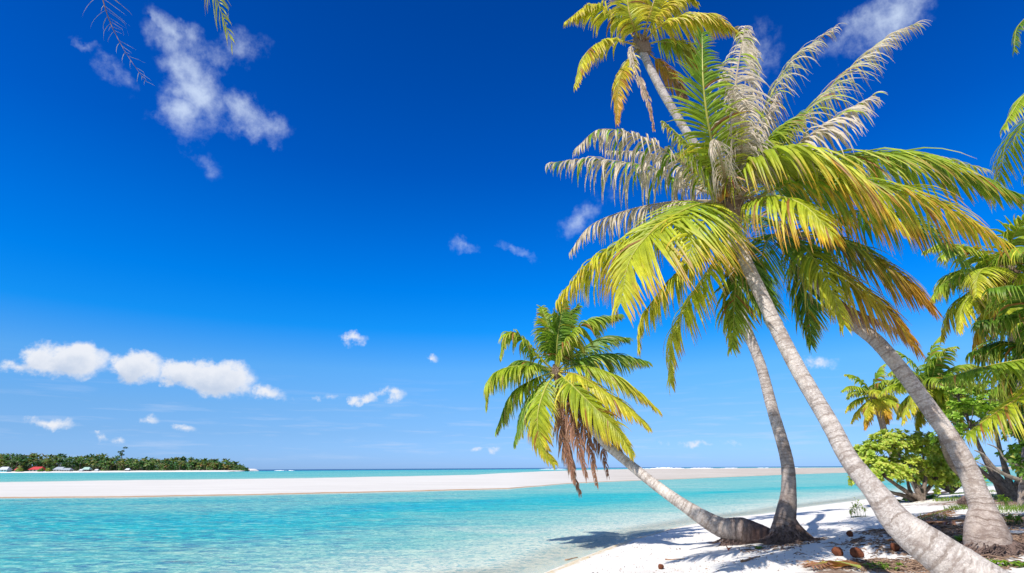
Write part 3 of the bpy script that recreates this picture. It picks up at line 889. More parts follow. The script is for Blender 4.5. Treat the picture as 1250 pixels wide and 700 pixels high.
A([(898, 244, 0), (950, 195, -.5), (1010, 150, -.7), (1066, 117, -.7)], Lmax=.8, pal=('pale', 'pale'), droop=.48, width=.028, mixpal='lime', mixp=.12, side0=Vector((.3, .9, 0)), ragged=.35)
A([(894, 238, 0), (905, 170, .5), (915, 110, .8), (925, 62, .9)], Lmax=.6, pal=('pale', 'pale'), droop=.6, width=.027, side0=Vector((1, .3, 0)), ragged=.3, n=60)
A([(897, 240, 0), (915, 190, -.2), (935, 150, -.3), (948, 118, -.2)], Lmax=.5, pal=('pale', 'pale'), droop=.7, width=.025, side0=Vector((.8, .6, 0)), ragged=.3, n=50)
A([(884, 242, 0), (845, 215, .9), (795, 188, 1.3), (742, 184, 1.5)], Lmax=.55, pal=('pale', 'pale'), droop=.55, width=.025, ragged=.3)
A([(890, 240, 0), (880, 195, -1.2), (872, 170, -1.7), (868, 190, -2.0)], Lmax=.45, pal=('pale', 'pale'), droop=.8, width=.022, side0=Vector((1, .1, 0)), ragged=.3, n=44)
A([(894, 238, 0), (915, 200, -.4), (945, 165, -.6), (975, 140, -.6)], Lmax=.6, pal=('lime', 'green'), droop=.4, width=.04)
A([(890, 238, 0), (875, 205, .6), (850, 185, 1.0), (815, 190, 1.3)], Lmax=.6, pal=('green', 'lime'), droop=.4, width=.04)
# big green ones to the right
A([(896, 250, 0), (912, 205, -.6), (960, 182, -1.1), (1030, 202, -1.4), (1095, 268, -1.5)], Lmax=1.1, pal=('lime', 'yellow'), tipp=('orange', .75), droop=.42, width=.062, roll=.1, n=74)
A([(898, 250, 0), (950, 205, -.1), (1030, 192, -.2), (1130, 196, -.2), (1244, 240, -.3)], Lmax=1.12, pal=('lime', 'green'), tipp=('orange', .8), droop=.40, width=.062, n=78)
A([(898, 250, 0), (960, 215, .6), (1040, 196, .9), (1120, 188, 1.1), (1200, 206, 1.2)], Lmax=.75, pal=('lime', 'lime'), tipp=('pale', .55), droop=.38, width=.042, mixpal='pale', mixp=.2, n=70)
A([(900, 256, 0), (960, 226, -.5), (1040, 225, -.8), (1130, 245, -.9), (1222, 294, -.9)], Lmax=1.0, pal=('green', 'yellow'), tipp=('orange', .6), droop=.42, width=.048, n=76)
A([(900, 258, 0), (940, 240, -.9), (980, 250, -1.5), (1015, 285, -1.8)], Lmax=.95, pal=('lime', 'yellow'), tipp=('orange', .6), droop=.45, width=.046, n=50)

# ---- palm C: right, bent, its crown merges behind A's
rngC = random.Random(21)
PC = [(1206.0, 668.0, 9.3, 28.8), (1204.0, 646.0, 9.35, 22.0), (1199.8, 622.0, 9.4, 14.5), (1191.0, 598.0, 9.45, 12.4), (1180.9, 572.0, 9.5, 11.2), (1163.7, 540.0, 9.55, 10.4), (1135.5, 500.0, 9.65, 9.6), (1103.3, 456.0, 9.8, 9.0), (1071.1, 418.0, 10, 8.4), (1034.8, 388.0, 10.2, 7.8), (998.8, 348.0, 10.4, 7.2), (966.0, 302.0, 10.5, 6.8)]
tC, rC = px_trunk(PC)
tC[0].z = gz(tC[0].x, tC[0].y) - 0.2
baseC = Vector((tC[1].x, tC[1].y, gz(tC[1].x, tC[1].y)))
palmC = empty('coconut_palm', baseC, 'bent grey palm on the right with a flared scaly foot and orange tipped shaded fronds', 'palm tree', LEAN)
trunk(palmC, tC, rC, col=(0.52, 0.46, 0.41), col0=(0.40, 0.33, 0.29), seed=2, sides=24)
mound(palmC, baseC + Vector((0.02, -0.15, 0.0)), .80, .62, .20, 4, strands=90)
YC = 10.5
cC = W(962, 290, YC)
heart(palmC, cC, 0.17, Vector((-0.3, 0.1, 1)), 2)
A = lambda spec, **kw: px_frond(palmC, YC, spec, rng=rngC, **kw)
A([(962, 288, 0), (1000, 312, -.9), (1050, 350, -1.4), (1090, 385, -1.5), (1116, 420, -1.5)], Lmax=.95, pal=('green', 'orange'), tipp=('brown', .7), droop=.42, width=.046, n=72, roll=.2)
A([(962, 288, 0), (1010, 286, -.5), (1070, 318, -.8), (1110, 345, -.9), (1138, 374, -.9)], Lmax=.95, pal=('dark', 'orange'), tipp=('orange', .7), droop=.42, width=.044, n=66)
A([(962, 288, 0), (1020, 262, 0), (1080, 262, .2), (1140, 285, .3), (1180, 325, .3)], Lmax=.95, pal=('dark', 'green'), droop=.4, width=.044)
A([(962, 288, 0), (1010, 290, .6), (1060, 310, .9), (1100, 345, 1.0)], Lmax=.85, pal=('dark', 'green'), tipp=('brown', .8), droop=.45, width=.042)
A([(962, 288, 0), (985, 305, -1.1), (1010, 345, -1.5), (1030, 395, -1.6)], Lmax=.8, pal=('green', 'yellow'), tipp=('brown', .75), droop=.4, width=.044, n=54)
A([(962, 288, 0), (940, 290, -1), (930, 320, -1.5), (938, 365, -1.7)], Lmax=.8, pal=('dark', 'green'), droop=.4, width=.042, side0=Vector((1, 0.2, 0)), n=50)
A([(962, 288, 0), (975, 330, .2), (985, 370, .3), (990, 420, .4)], Lmax=.65, pal=('dark', 'green'), tipp=('yellow', .8), droop=.3, width=.042, side0=Vector((1, .2, 0)))
A([(962, 286, 0), (975, 240, .5), (1020, 215, 1.2), (1080, 215, 1.6)], Lmax=.9, pal=('dark', 'green'), droop=.3, width=.042)
A([(962, 286, 0), (945, 235, .8), (925, 195, 1.4), (900, 175, 1.8)], Lmax=.8, pal=('dark', 'green'), droop=.3, width=.04)
A([(962, 288, 0), (930, 265, 1.0), (890, 270, 1.6), (850, 300, 1.9)], Lmax=.8, pal=('dark', 'green'), droop=.4, width=.04)
A([(962, 288, 0), (990, 330, -.5), (1030, 370, -.8), (1080, 395, -.8), (1112, 412, -.8)], Lmax=.45, pal=('brown', 'brown'), droop=.5, width=.026, ragged=.3, n=44, label='dead brown frond hanging beneath the crown')

# ---- palm B: tall one behind, crown at the top edge
rngB = random.Random(31)
PB = [(955.0, 672.0, 13.2, 24.2), (955.0, 652.0, 13.2, 18.1), (958.0, 630.0, 13.25, 12.6), (962.7, 600.0, 13.3, 8.6), (960.0, 560.0, 13.35, 7.4), (943.0, 500.0, 13.4, 6.5), (929.0, 448.0, 13.5, 6.1), (909.0, 394.0, 13.6, 6.0), (894.6, 330.0, 13.8, 5.8), (880.5, 260.0, 13.9, 5.8), (862.0, 200.0, 14, 5.8), (834.0, 155.0, 14, 5.0), (809.0, 113.0, 14, 5.0), (793.0, 82.0, 14, 4.8), (784.0, 62.0, 14, 4.7)]
tB, rB = px_trunk(PB)
baseB = Vector((tB[1].x, tB[1].y, gz(tB[1].x, tB[1].y)))
dz = baseB.z - tB[1].z
for i in range(3): tB[i].z += dz * (1, 1, .5)[i]
tB[0].z -= .15
palmB = empty('coconut_palm', baseB, 'tallest palm with dark curved trunk base and yellow crown at the top edge', 'palm tree', LEAN)
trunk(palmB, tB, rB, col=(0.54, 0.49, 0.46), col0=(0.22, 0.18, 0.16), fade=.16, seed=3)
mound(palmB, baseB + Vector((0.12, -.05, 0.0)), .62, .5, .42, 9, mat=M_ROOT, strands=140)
YB = 14.0
cB = W(783, 55, YB)
heart(palmB, cB, 0.2, Vector((-0.35, 0, 1)), 3)
A = lambda spec, **kw: px_frond(palmB, YB, spec, rng=rngB, **dict({'start': .22}, **kw))
A([(780, 54, 0), (765, 35, .1), (745, 17, 0), (718, 8, -.2), (691, 26, -.3)], Lmax=.68, pal=('yellow', 'yellow'), droop=.38, width=.07)
A([(780, 56, 0), (760, 51, -.2), (738, 50, -.4), (715, 66, -.6), (702, 104, -.6)], Lmax=.72, pal=('yellow', 'yellow'), tipp=('orange', .8), droop=.35, width=.07)
A([(781, 58, 0), (768, 72, -.4), (756, 98, -.6), (753, 150, -.6)], Lmax=.55, pal=('yellow', 'orange'), tipp=('brown', .85), droop=.35, width=.06)
A([(782, 60, 0), (770, 58, -.6), (776, 85, -.7), (790, 120, -.7), (798, 158, -.7)], Lmax=.28, pal=('pale', 'brown'), droop=.5, width=.04, n=40, ragged=.3)
A([(781, 50, 0), (776, 38, -.5), (768, 15, -.8), (764, -22, -.6)], Lmax=.6, pal=('yellow', 'yellow'), droop=.25, width=.07, side0=Vector((1, 0, 0)))
A([(784, 50, 0), (790, 28, -.3), (800, -2, -.4), (815, -35, -.4)], Lmax=.6, pal=('yellow', 'yellow'), droop=.3, width=.07, side0=Vector((1, .3, 0)))
A([(785, 52, 0), (795, 30, 0), (812, 10, 0), (838, -6, 0), (850, 4, 0)], Lmax=.68, pal=('yellow', 'yellow'), droop=.4, width=.07)
A([(786, 53, 0), (803, 34, -.3), (830, 24, -.4), (868, 23, -.4), (902, 40, -.4)], Lmax=.72, pal=('yellow', 'yellow'), tipp=('orange', .7), droop=.42, width=.07, n=60)
A([(895, 36, -.4), (908, 42, -.4), (914, 62, -.4), (917, 84, -.4)], Lmax=.5, pal=('pale', 'pale'), droop=.5, width=.04, n=30, rr=.012, start=0)
A([(786, 56, 0), (805, 51, .2), (830, 55, .3), (850, 72, .3), (862, 100, .3)], Lmax=.68, pal=('lime', 'orange'), droop=.45, width=.07)
A([(786, 60, 0), (804, 76, .2), (822, 96, .3), (838, 122, .3)], Lmax=.6, pal=('orange', 'brown'), tipp=('brown', .6), droop=.4, width=.06, n=50)

# ---- palm D: leaning out over the lagoon
rngD = random.Random(41)
PD = [(950.0, 661.0, 13.5, 9.5), (928.0, 653.8, 13.6, 13.2), (905.0, 648.0, 13.7, 15.3), (878.0, 643.2, 13.8, 11.7), (838.0, 619.0, 14.0, 7.4), (800.0, 592.0, 14.3, 6.3), (765.0, 564.0, 14.8, 5.5), (735.0, 538.0, 15.2, 5.0), (708.0, 503.0, 15.6, 4.6), (690.0, 465.0, 15.9, 4.6)]
tD, rD = px_trunk(PD)
baseD = Vector((tD[1].x, tD[1].y, gz(tD[1].x, tD[1].y)))
palmD = empty('coconut_palm', baseD, 'small palm leaning far out over the water with a green crown and brown dead fronds', 'palm tree', LEAN)
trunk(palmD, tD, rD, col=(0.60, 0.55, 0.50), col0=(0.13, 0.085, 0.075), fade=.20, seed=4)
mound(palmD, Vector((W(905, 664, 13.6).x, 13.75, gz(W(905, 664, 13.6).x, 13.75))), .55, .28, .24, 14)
YD = 15.9
cD = W(679, 455, YD)
heart(palmD, cD, 0.11, Vector((-0.3, 0, 1)), 4)
A = lambda spec, **kw: px_frond(palmD, YD, spec, rng=rngD, **dict({'start': .14}, **kw))
o1 = (679, 452, 0)
SX = Vector((1, .15, 0))
A([o1, (676, 425, .1), (668, 395, .1), (661, 376, .2)], Lmax=.52, pal=('green', 'lime'), droop=.3, width=.065, side0=SX, wind=(.15, 0, 0), n=56)
A([o1, (680, 420, -.1), (684, 392, -.1), (690, 368, 0)], Lmax=.52, pal=('green', 'green'), droop=.3, width=.065, side0=SX, wind=(.2, 0, 0), n=56)
A([o1, (684, 425, .4), (692, 395, .7), (706, 374, .8)], Lmax=.5, pal=('green', 'green'), droop=.3, width=.065, side0=SX, wind=(.2, 0, 0))
A([(681, 450, 0), (690, 420, -.3), (715, 394, -.5), (756, 384, -.5)], Lmax=.66, pal=('lime', 'green'), droop=.4, width=.068, roll=-.1, n=60)
A([(682, 450, 0), (705, 430, .5), (735, 412, .8), (765, 413, .9)], Lmax=.8, pal=('green', 'dark'), droop=.35, width=.065)
A([(683, 452, 0), (712, 438, .1), (750, 433, .2), (789, 441, .2)], Lmax=.8, pal=('green', 'green'), droop=.35, width=.065)
A([(683, 453, 0), (712, 447, -.3), (748, 457, -.5), (780, 478, -.5), (803, 500, -.5)], Lmax=.75, pal=('lime', 'yellow'), droop=.4, width=.068)
A([(682, 454, 0), (705, 458, -.6), (740, 479, -.9), (770, 500, -1), (790, 519, -1)], Lmax=.75, pal=('yellow', 'yellow'), tipp=('orange', .85), droop=.4, width=.068, roll=.3)
A([(681, 455, 0), (696, 468, -.9), (720, 492, -1.3), (748, 520, -1.5), (771, 552, -1.6)], Lmax=.78, pal=('lime', 'yellow'), tipp=('orange', .8), droop=.35, width=.07, roll=.5, n=62)
A([(677, 456, 0), (664, 478, -.7), (656, 510, -1), (661, 545, -1), (676, 565, -1)], Lmax=.62, pal=('lime', 'yellow'), tipp=('orange', .9), droop=.35, width=.065)
A([(675, 456, 0), (655, 474, -.2), (640, 498, -.3), (628, 540, -.3)], Lmax=.65, pal=('green', 'green'), tipp=('yellow', .8), droop=.35, width=.06)
A([(674, 455, 0), (650, 464, .2), (624, 482, .3), (606, 524, .3)], Lmax=.72, pal=('lime', 'green'), droop=.4, width=.065)
A([(674, 453, 0), (648, 447, -.2), (615, 450, -.3), (596, 465, -.3), (593, 494, -.3)], Lmax=.72, pal=('lime', 'lime'), droop=.38, width=.065)
A([(674, 451, 0), (655, 433, -.2), (634, 410, -.3), (618, 408, -.3), (611, 434, -.3)], Lmax=.6, pal=('lime', 'lime'), droop=.35, width=.065)
A([(675, 452, 0), (655, 444, .7), (635, 440, 1.0), (622, 446, 1.1)], Lmax=.6, pal=('green', 'green'), droop=.4, width=.06)
A([(683, 458, 0), (705, 478, .5), (735, 505, .8), (755, 545, .9)], Lmax=.8, pal=('dark', 'yellow'), droop=.45, width=.06)
A([(684, 458, 0), (700, 480, -.2), (727, 510, -.3), (752, 540, -.3), (760, 552, -.3)], Lmax=.6, pal=('dark', 'rust'), droop=.45, width=.055)
for (sp, nm) in [([(678, 460, 0), (682, 490, -.6), (687, 530, -.7), (702, 590, -.7)], 1), ([(682, 460, 0), (694, 490, -.5), (716, 530, -.6), (728, 592, -.6)], 2),
                 ([(684, 462, 0), (704, 482, -.2), (728, 525, -.2), (742, 580, -.2)], 3), ([(680, 462, 0), (684, 500, -.1), (692, 550, 0), (708, 602, 0)], 4), ([(681, 460, 0), (694, 500, -.7), (705, 540, -.8), (716, 582, -.8)], 5)]:
    A(sp, Lmax=.5, pal=('brown', 'brown'), droop=.55, width=.026, ragged=.25, n=44, side0=Vector((1, .3, 0)), wind=(.04, 0, 0), lift=-.1, label='dead reddish brown frond hanging limp')

# ---- other palms, generated crowns
def auto_crown(parent, c, nf, Lf, seed, pals, up=Vector((0, 0, 1)), width=.06, n=44, Lmax=.8, az0=0, emin=-55, emax=75, only=None, droopf=1.0):
    rg = random.Random(seed)
    for i in range(nf):
        t = i / (nf - 1)
        a = az0 + i * 2.39996
        e = R(emax + (emin - emax) * t ** 0.9 + rg.uniform(-8, 8))
        h = Vector((math.cos(a), math.sin(a), 0))
        if only and not only(h, t): continue
        ln = Lf * rg.uniform(.88, 1.08)
        d = (h * math.cos(e) + up * math.sin(e)).normalized()
        p = [c.copy()]; cur = c.copy()
        for k in range(6):
            cur = cur + d * ln / 6
            p.append(cur.copy())
            d = (d + Vector((0.03, 0, -1)) * (0.10 + .075 * k) * droopf * (1.0 if e > -.5 else .5)).normalized()
        pl = pals[min(int(t * len(pals) + rg.uniform(-.3, .3)), len(pals) - 1)] if t > 0 else pals[0]
        frond(parent, p, Lmax=Lmax, pal=pl[:2], tipp=(pl[2], .75) if len(pl) > 2 else None, droop=.34, n=n, width=width, rng=rg, rr=.03)
G_L = ('green', 'lime'); L_L = ('lime', 'lime'); L_Y = ('lime', 'yellow'); Y_O = ('yellow', 'orange'); B_B = ('brown', 'brown')

def simple_palm(label, crown_px, Yc, base, nf, Lf, seed, pals, rads=(.24, .14, .11), group='palms growing behind the beach', mid=None, **kw):
    c = W(crown_px[0], crown_px[1], Yc)
    b = Vector((base[0], base[1], gz(base[0], base[1])))
    pm = empty('coconut_palm', b, label, 'palm tree', group)
    m = mid if mid is not None else b.lerp(c, .5) + Vector((0.25 * (c.x - b.x), 0, -.12 * (c.z - b.z)))
    trunk(pm, [b + Vector((0, 0, -.2)), b.lerp(m, .3) + Vector((0, 0, .1)), m, c], [rads[0] * 1.3, rads[0] * .8, rads[1], rads[2]], col=(.36, .30, .25), seed=seed, sides=14)
    heart(pm, c, rads[2] * 1.4, (c - m), seed)
    auto_crown(pm, c, nf, Lf, seed, pals, **kw)
    return pm, c
# small yellow palm over the bush
simple_palm('small distant palm with yellow green fronds seen left of the bent trunk', (1067, 484), 34, (W(1118, 560, 34).x, 34), 18, 2.1, 5, [G_L, L_L, L_Y, L_Y, ('yellow', 'yellow'), Y_O], width=.13, n=24, Lmax=.62, rads=(.26, .18, .16))
simple_palm('green palm half hidden behind the bent trunk, above the broadleaf bush', (1136, 472), 24, (W(1207, 560, 24).x, 25), 22, 2.2, 6, [G_L, G_L, L_L, L_Y, L_Y, ('green', 'yellow')], width=.09, n=32, Lmax=.62)
pE, cE = simple_palm('yellow green palm with orange leaf bases at the right edge, below the long fronds', (1226, 335), 16.5, (W(1240, 560, 17).x, 17), 24, 2.6, 8, [L_L, L_L, ('green', 'lime'), L_Y, L_Y, ('lime', 'yellow'), ('lime', 'orange')], width=.07, n=44, Lmax=.8, rads=(.22, .16, .2), droopf=1.2)
mbp = MB()
for k in range(5):
    a = W(1216 + 3 * k, 392 + 3 * (k % 2), 16.3); b = W(1220 + 2 * k, 338, 16.3)
    tube(mbp, [a, a.lerp(b, .5) + Vector((.03, 0, 0)), b], [.09, .08, .05], 8, (.62, .34, .03))
mbp.build('leaf_base', M_VCOL, pE, smooth=True)['label'] = 'smooth orange leaf bases below the crown'

# right edge palm, only some fronds reach the picture
rngF = random.Random(51)
bF = (9.6, 8.3)
zb = gz(*bF)
palmF = empty('coconut_palm', (bF[0], bF[1], zb), 'palm off the right edge whose dark green and yellow fronds reach in above the grass', 'palm tree', 'palms growing behind the beach')
cF = W(1292, 432, 11.5)
trunk(palmF, [Vector((bF[0] + 1.2, bF[1] + 2, zb - .2)), Vector((bF[0] + 1.1, bF[1] + 2.2, zb + 1.5)), cF], [.3, .2, .15], seed=8)
heart(palmF, cF, .18, Vector((0, 0, 1)), 9)
A = lambda spec, **kw: px_frond(palmF, 11.5, spec, rng=rngF, **kw)
A([(1290, 432, 0), (1255, 438, -.3), (1205, 447, -.5), (1152, 462, -.5)], Lmax=.75, pal=('lime', 'green'), droop=.45, width=.05)
A([(1290, 434, 0), (1252, 478, -.7), (1218, 502, -.9), (1180, 530, -.9)], Lmax=.9, pal=('yellow', 'lime'), droop=.4, width=.05, roll=.2)
A([(1290, 430, 0), (1262, 400, .2), (1230, 388, .4), (1195, 392, .5)], Lmax=.85, pal=('green', 'dark'), droop=.35, width=.05)
A([(1290, 430, 0), (1262, 370, -.3), (1240, 350, -.4), (1210, 352, -.4)], Lmax=.9, pal=('green', 'green'), droop=.4, width=.05)
A([(1290, 432, 0), (1262, 425, .5), (1225, 418, .9), (1185, 430, 1.0)], Lmax=.85, pal=('dark', 'green'), droop=.45, width=.05)
A([(1290, 432, 0), (1270, 450, .5), (1240, 455, .9), (1210, 478, 1.0)], Lmax=.8, pal=('dark', 'green'), droop=.45, width=.05)
A([(1290, 430, 0), (1280, 360, 0), (1295, 310, 0)], Lmax=.8, pal=G_L, droop=.3, width=.05)
A([(1290, 430, 0), (1340, 400, 0), (1400, 420, 0)], Lmax=.8, pal=G_L, droop=.35, width=.05)

# tall palm off the upper right corner
palmG = empty('coconut_palm', (12.2, 9.5, gz(12.2, 9.5)), 'palm off the upper right corner, only its drooping frond tips show against the blue sky', 'palm tree', 'palms growing behind the beach')
cG = W(1345, 118, 10.5)
trunk(palmG, [Vector((12.2, 9.5, gz(12.2, 9.5) - .2)), Vector((12.2, 9.7, 3.0)), cG], [.28, .19, .14], seed=9)
heart(palmG, cG, .18, Vector((0, 0, 1)), 10)
rngG = random.Random(61)
A = lambda spec, **kw: px_frond(palmG, 10.5, spec, rng=rngG, **kw)
A([(1345, 116, 0), (1310, 60, 0), (1270, 18, 0), (1243, 32, 0), (1238, 62, 0)], Lmax=.5, pal=('green', 'dark'), droop=.2, width=.035)
A([(1345, 118, 0), (1300, 95, -.3), (1255, 112, -.4), (1224, 156, -.4)], Lmax=.65, pal=('lime', 'lime'), tipp=('pale', .7), droop=.4, width=.045)
A([(1345, 120, 0), (1312, 130, .3), (1275, 160, .4), (1250, 215, .4)], Lmax=.7, pal=('yellow', 'lime'), tipp=('pale', .8), droop=.4, width=.045)
for k in range(7):
    a = k * .9 - 1.2
    d = Vector((abs(math.cos(a)) * 1.0, math.sin(a), 0))
    frond(palmG, [cG, cG + d * 1.3 + Vector((0, 0, .6)), cG + d * 2.6 + Vector((0, 0, .3)), cG + d * 3.5 + Vector((0, 0, -.8))], Lmax=.9, pal=G_L, droop=.4, n=50, rng=rngG)

# palm behind the photographer on the left, two frond tips hang into the top edge
bH = Vector((-4.6, -1.5, gz(-4.6, -1.5)))
palmH = empty('coconut_palm', bH, 'palm overhead at the upper left, only two frond tips hang into the sky', 'palm tree', LEAN)
cH = W(205, -190, 4.6)
trunk(palmH, [bH + Vector((0, 0, -.2)), bH + Vector((.1, .6, 2)), bH.lerp(cH, .6) + Vector((0, 0, .3)), cH], [.28, .2, .17, .13], seed=10)
heart(palmH, cH, .17, Vector((0, .3, 1)), 11)
rngH = random.Random(71)
A = lambda spec, **kw: px_frond(palmH, 4.6, spec, rng=rngH, **kw)
A([(205, -190, 0), (150, -170, .4), (112, -80, .7), (127, 5, .9), (148, 55, .9), (177, 99, .9)], Lmax=.42, pal=('brown', 'pale'), droop=.10, width=.0035, ragged=.5, n=34, rr=.016, side0=Vector((.9, .4, 0)))
A([(205, -190, 0), (225, -150, .4), (245, -80, .6), (262, -10, .8), (283, 52, .9)], Lmax=.46, pal=('lime', 'yellow'), tipp=('brown', .8), droop=.30, width=.020, n=26, rr=.018, side0=Vector((.8, -.5, 0)))
for k in range(8):
    a = R(185 + k * 24)
    d = Vector((math.cos(a), math.sin(a), 0))
    frond(palmH, [cH, cH + d * 1.2 + Vector((0, 0, .5)), cH + d * 2.3 + Vector((0, 0, .2)), cH + d * 3.0 + Vector((0, 0, -.8))], Lmax=.8, pal=G_L, droop=.4, n=50, rng=rngH)

# ------------------------------------------------------------------ broadleaf trees
def leafmesh(mb, c, d, nrm, ln, wd, col, fold=.15):
    d = d.normalized(); s = d.cross(nrm)
    if s.length < 1e-4: s = d.orthogonal()
    s.normalize(); n2 = s.cross(d)
    b = len(mb.v)
    for (t, w, z) in ((0, .08, 0), (.35, .75, .05), (.7, 1, .03), (1.0, .12, -.12)):
        p = c + d * (ln * t) + n2 * (ln * z)
        mb.v += [p - s * (wd * w * .5) + n2 * (fold * wd * w), p, p + s * (wd * w * .5) + n2 * (fold * wd * w)]
        mb.c += [col] * 3; mb.uv += [(0, 0, 0)] * 3
    for k in range(3):
        q = b + k * 3
        mb.f += [(q, q + 1, q + 4, q + 3), (q + 1, q + 2, q + 5, q + 4)]

def broad_tree(name, label, cat, base, blobs, nros, leaf=(.16, .07), seed=1, cols=((.17, .29, .03), (.30, .38, .05)), trunkr=.14, group=None, stems=3, pale=.1, nleaf=12, shoots=None):
    "blobs: list of (centre, (rx,ry,rz)) that the rosettes of leaves fill"
    rg = random.Random(seed)
    t = empty(name, base, label, cat, group)
    wood = MB(); lf = MB()
    hubs = []
    for (c, r) in blobs:
        hub = c + Vector((0, 0, -r[2] * .35))
        hubs.append(hub)
        st = base + Vector((rg.uniform(-.3, .3) * trunkr * 3, rg.uniform(-.3, .3), -.1))
        mid = st.lerp(hub, .5) + Vector((rg.uniform(-.3, .3), rg.uniform(-.3, .3), rg.uniform(-.25, .1))) * (hub - st).length * .25
        P, Rr, _ = resample([st, st.lerp(mid, .4) + Vector((0, 0, .1)), mid, hub], [trunkr, trunkr * .8, trunkr * .55, trunkr * .3], 14)
        tube(wood, P, Rr, 8, (.2, .15, .12), jitter=.08)
    tot = sum(r[0] * r[2] for _, r in blobs)
    for (c, r), hub in zip(blobs, hubs):
        nn = int(nros * r[0] * r[2] / tot)
        for i in range(nn):
            while True:
                v = Vector((rg.uniform(-1, 1), rg.uniform(-1, 1), rg.uniform(-1, 1)))
                if .3 < v.length < 1: break
            v = v * (1 if v.length > .6 else 1.4)
            if v.z < -.5 and rg.random() < .7: v.z *= -.5
            p = c + Vector((v.x * r[0], v.y * r[1], v.z * r[2]))
            if mnoise.noise(p * 1.5 + Vector((seed, 0, 0))) < -.28: continue
            if rg.random() < .35:
                tube(wood, [hub, hub.lerp(p, .55) + Vector((0, 0, -.08)), p], [trunkr * .16, trunkr * .1, .008], 5, (.2, .15, .12))
            ax = (Vector((v.x, v.y, v.z * .8)) + Vector((0, 0, .7))).normalized()
            kk = rg.random()
            for j in range(nleaf):
                a = j * 2.4 + i; tilt = rg.uniform(.1, 1.1)
                o = ax.orthogonal().normalized(); o.rotate(Matrix.Rotation(a, 3, ax))
                d = (o * math.cos(tilt) + ax * math.sin(tilt)).normalized()
                cc = cl(cols[0], cols[1], min(1, max(0, kk * .7 + rg.uniform(0, .5))))
                if rg.random() < pale: cc = cl(cc, (.6, .55, .12), .6)
                leafmesh(lf, p + d * .01, d, ax, leaf[0] * rg.uniform(.7, 1.2), leaf[1] * rg.uniform(.8, 1.2), cc)
    wood.build('trunk', M_BRANCH, t, smooth=True)
    lf.build('crown', M_BROAD, t)
    return t

def blobpx(lst, Y):
    out = []
    for (px, py, dy, rx, rz) in lst:
        k = WR(px, py, Y + dy)
        out.append((W(px, py, Y + dy), (rx * k, rx * k * .9, rz * k)))
    return out
YB1 = 25.0
bb = W(1122, 612, YB1); bb.z = gz(bb.x, bb.y)
broad_tree('beach_tree', 'low spreading tree with bright lime rosettes of leaves at the edge of the beach', 'tree', bb,
           blobpx([(1062, 556, 0, 22, 13), (1090, 540, .3, 28, 13), (1125, 545, .4, 30, 15), (1048, 585, -.5, 11, 9), (1075, 575, -.3, 28, 14), (1105, 572, .2, 28, 16), (1140, 580, .5, 20, 22), (1150, 560, 1, 20, 16)], YB1),
           950, leaf=(.18, .095), seed=3, cols=((.26, .42, .04), (.55, .64, .10)), trunkr=.12, pale=.3)
b2 = W(1228, 606, 21); b2.z = gz(b2.x, b2.y)
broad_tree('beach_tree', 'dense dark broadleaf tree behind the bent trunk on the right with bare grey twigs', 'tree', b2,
           blobpx([(1168, 478, 1, 18, 20), (1182, 512, .5, 26, 24), (1158, 535, 0, 16, 14), (1208, 492, 1, 26, 24), (1240, 515, .5, 28, 24), (1250, 465, 1, 32, 36), (1262, 560, -1, 34, 16)], 21),
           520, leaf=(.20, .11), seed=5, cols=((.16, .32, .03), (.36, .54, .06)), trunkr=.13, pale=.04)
b3 = W(1262, 622, 16); b3.z = gz(b3.x, b3.y)
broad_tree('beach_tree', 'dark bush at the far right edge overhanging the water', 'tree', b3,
           blobpx([(1262, 565, 0, 26, 26), (1275, 520, 0, 40, 40), (1300, 560, 0, 40, 40)], 16),
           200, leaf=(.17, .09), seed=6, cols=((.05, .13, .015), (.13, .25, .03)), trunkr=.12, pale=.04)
# bare branches in front of the water at the right edge
bb4 = W(1262, 620, 17); bb4.z = gz(bb4.x, bb4.y)
bare = empty('bare_tree', bb4, 'bare grey branches reaching in from the right in front of the turquoise water', 'dead tree')
def brpx(lst, Y, r0, r1):
    P = [W(px, py, Y) for px, py in lst]
    P2, Rr, _ = resample(P, list(np.linspace(r0, r1, len(P))), 16)
    mb = MB(); tube(mb, P2, Rr, 7, (.2, .15, .12), jitter=.1)
    mb.build('branch', M_GREYWOOD, bare, smooth=True)
brpx([(1264, 625), (1262, 605), (1261, 588), (1262, 566), (1262, 520), (1255, 500)], 17, .13, .04)
brpx([(1262, 590, ), (1235, 583), (1215, 572), (1202, 556), (1190, 550)], 17, .07, .02)
brpx([(1262, 570), (1232, 565), (1218, 548), (1205, 542)], 17, .04, .012)
brpx([(1262, 588), (1230, 582), (1205, 570), (1186, 561)], 17, .03, .01)
brpx([(1256, 502), (1225, 490), (1200, 488)], 17, .04, .012)
brpx([(1256, 505), (1240, 494), (1222, 478), (1205, 470)], 17, .035, .01)

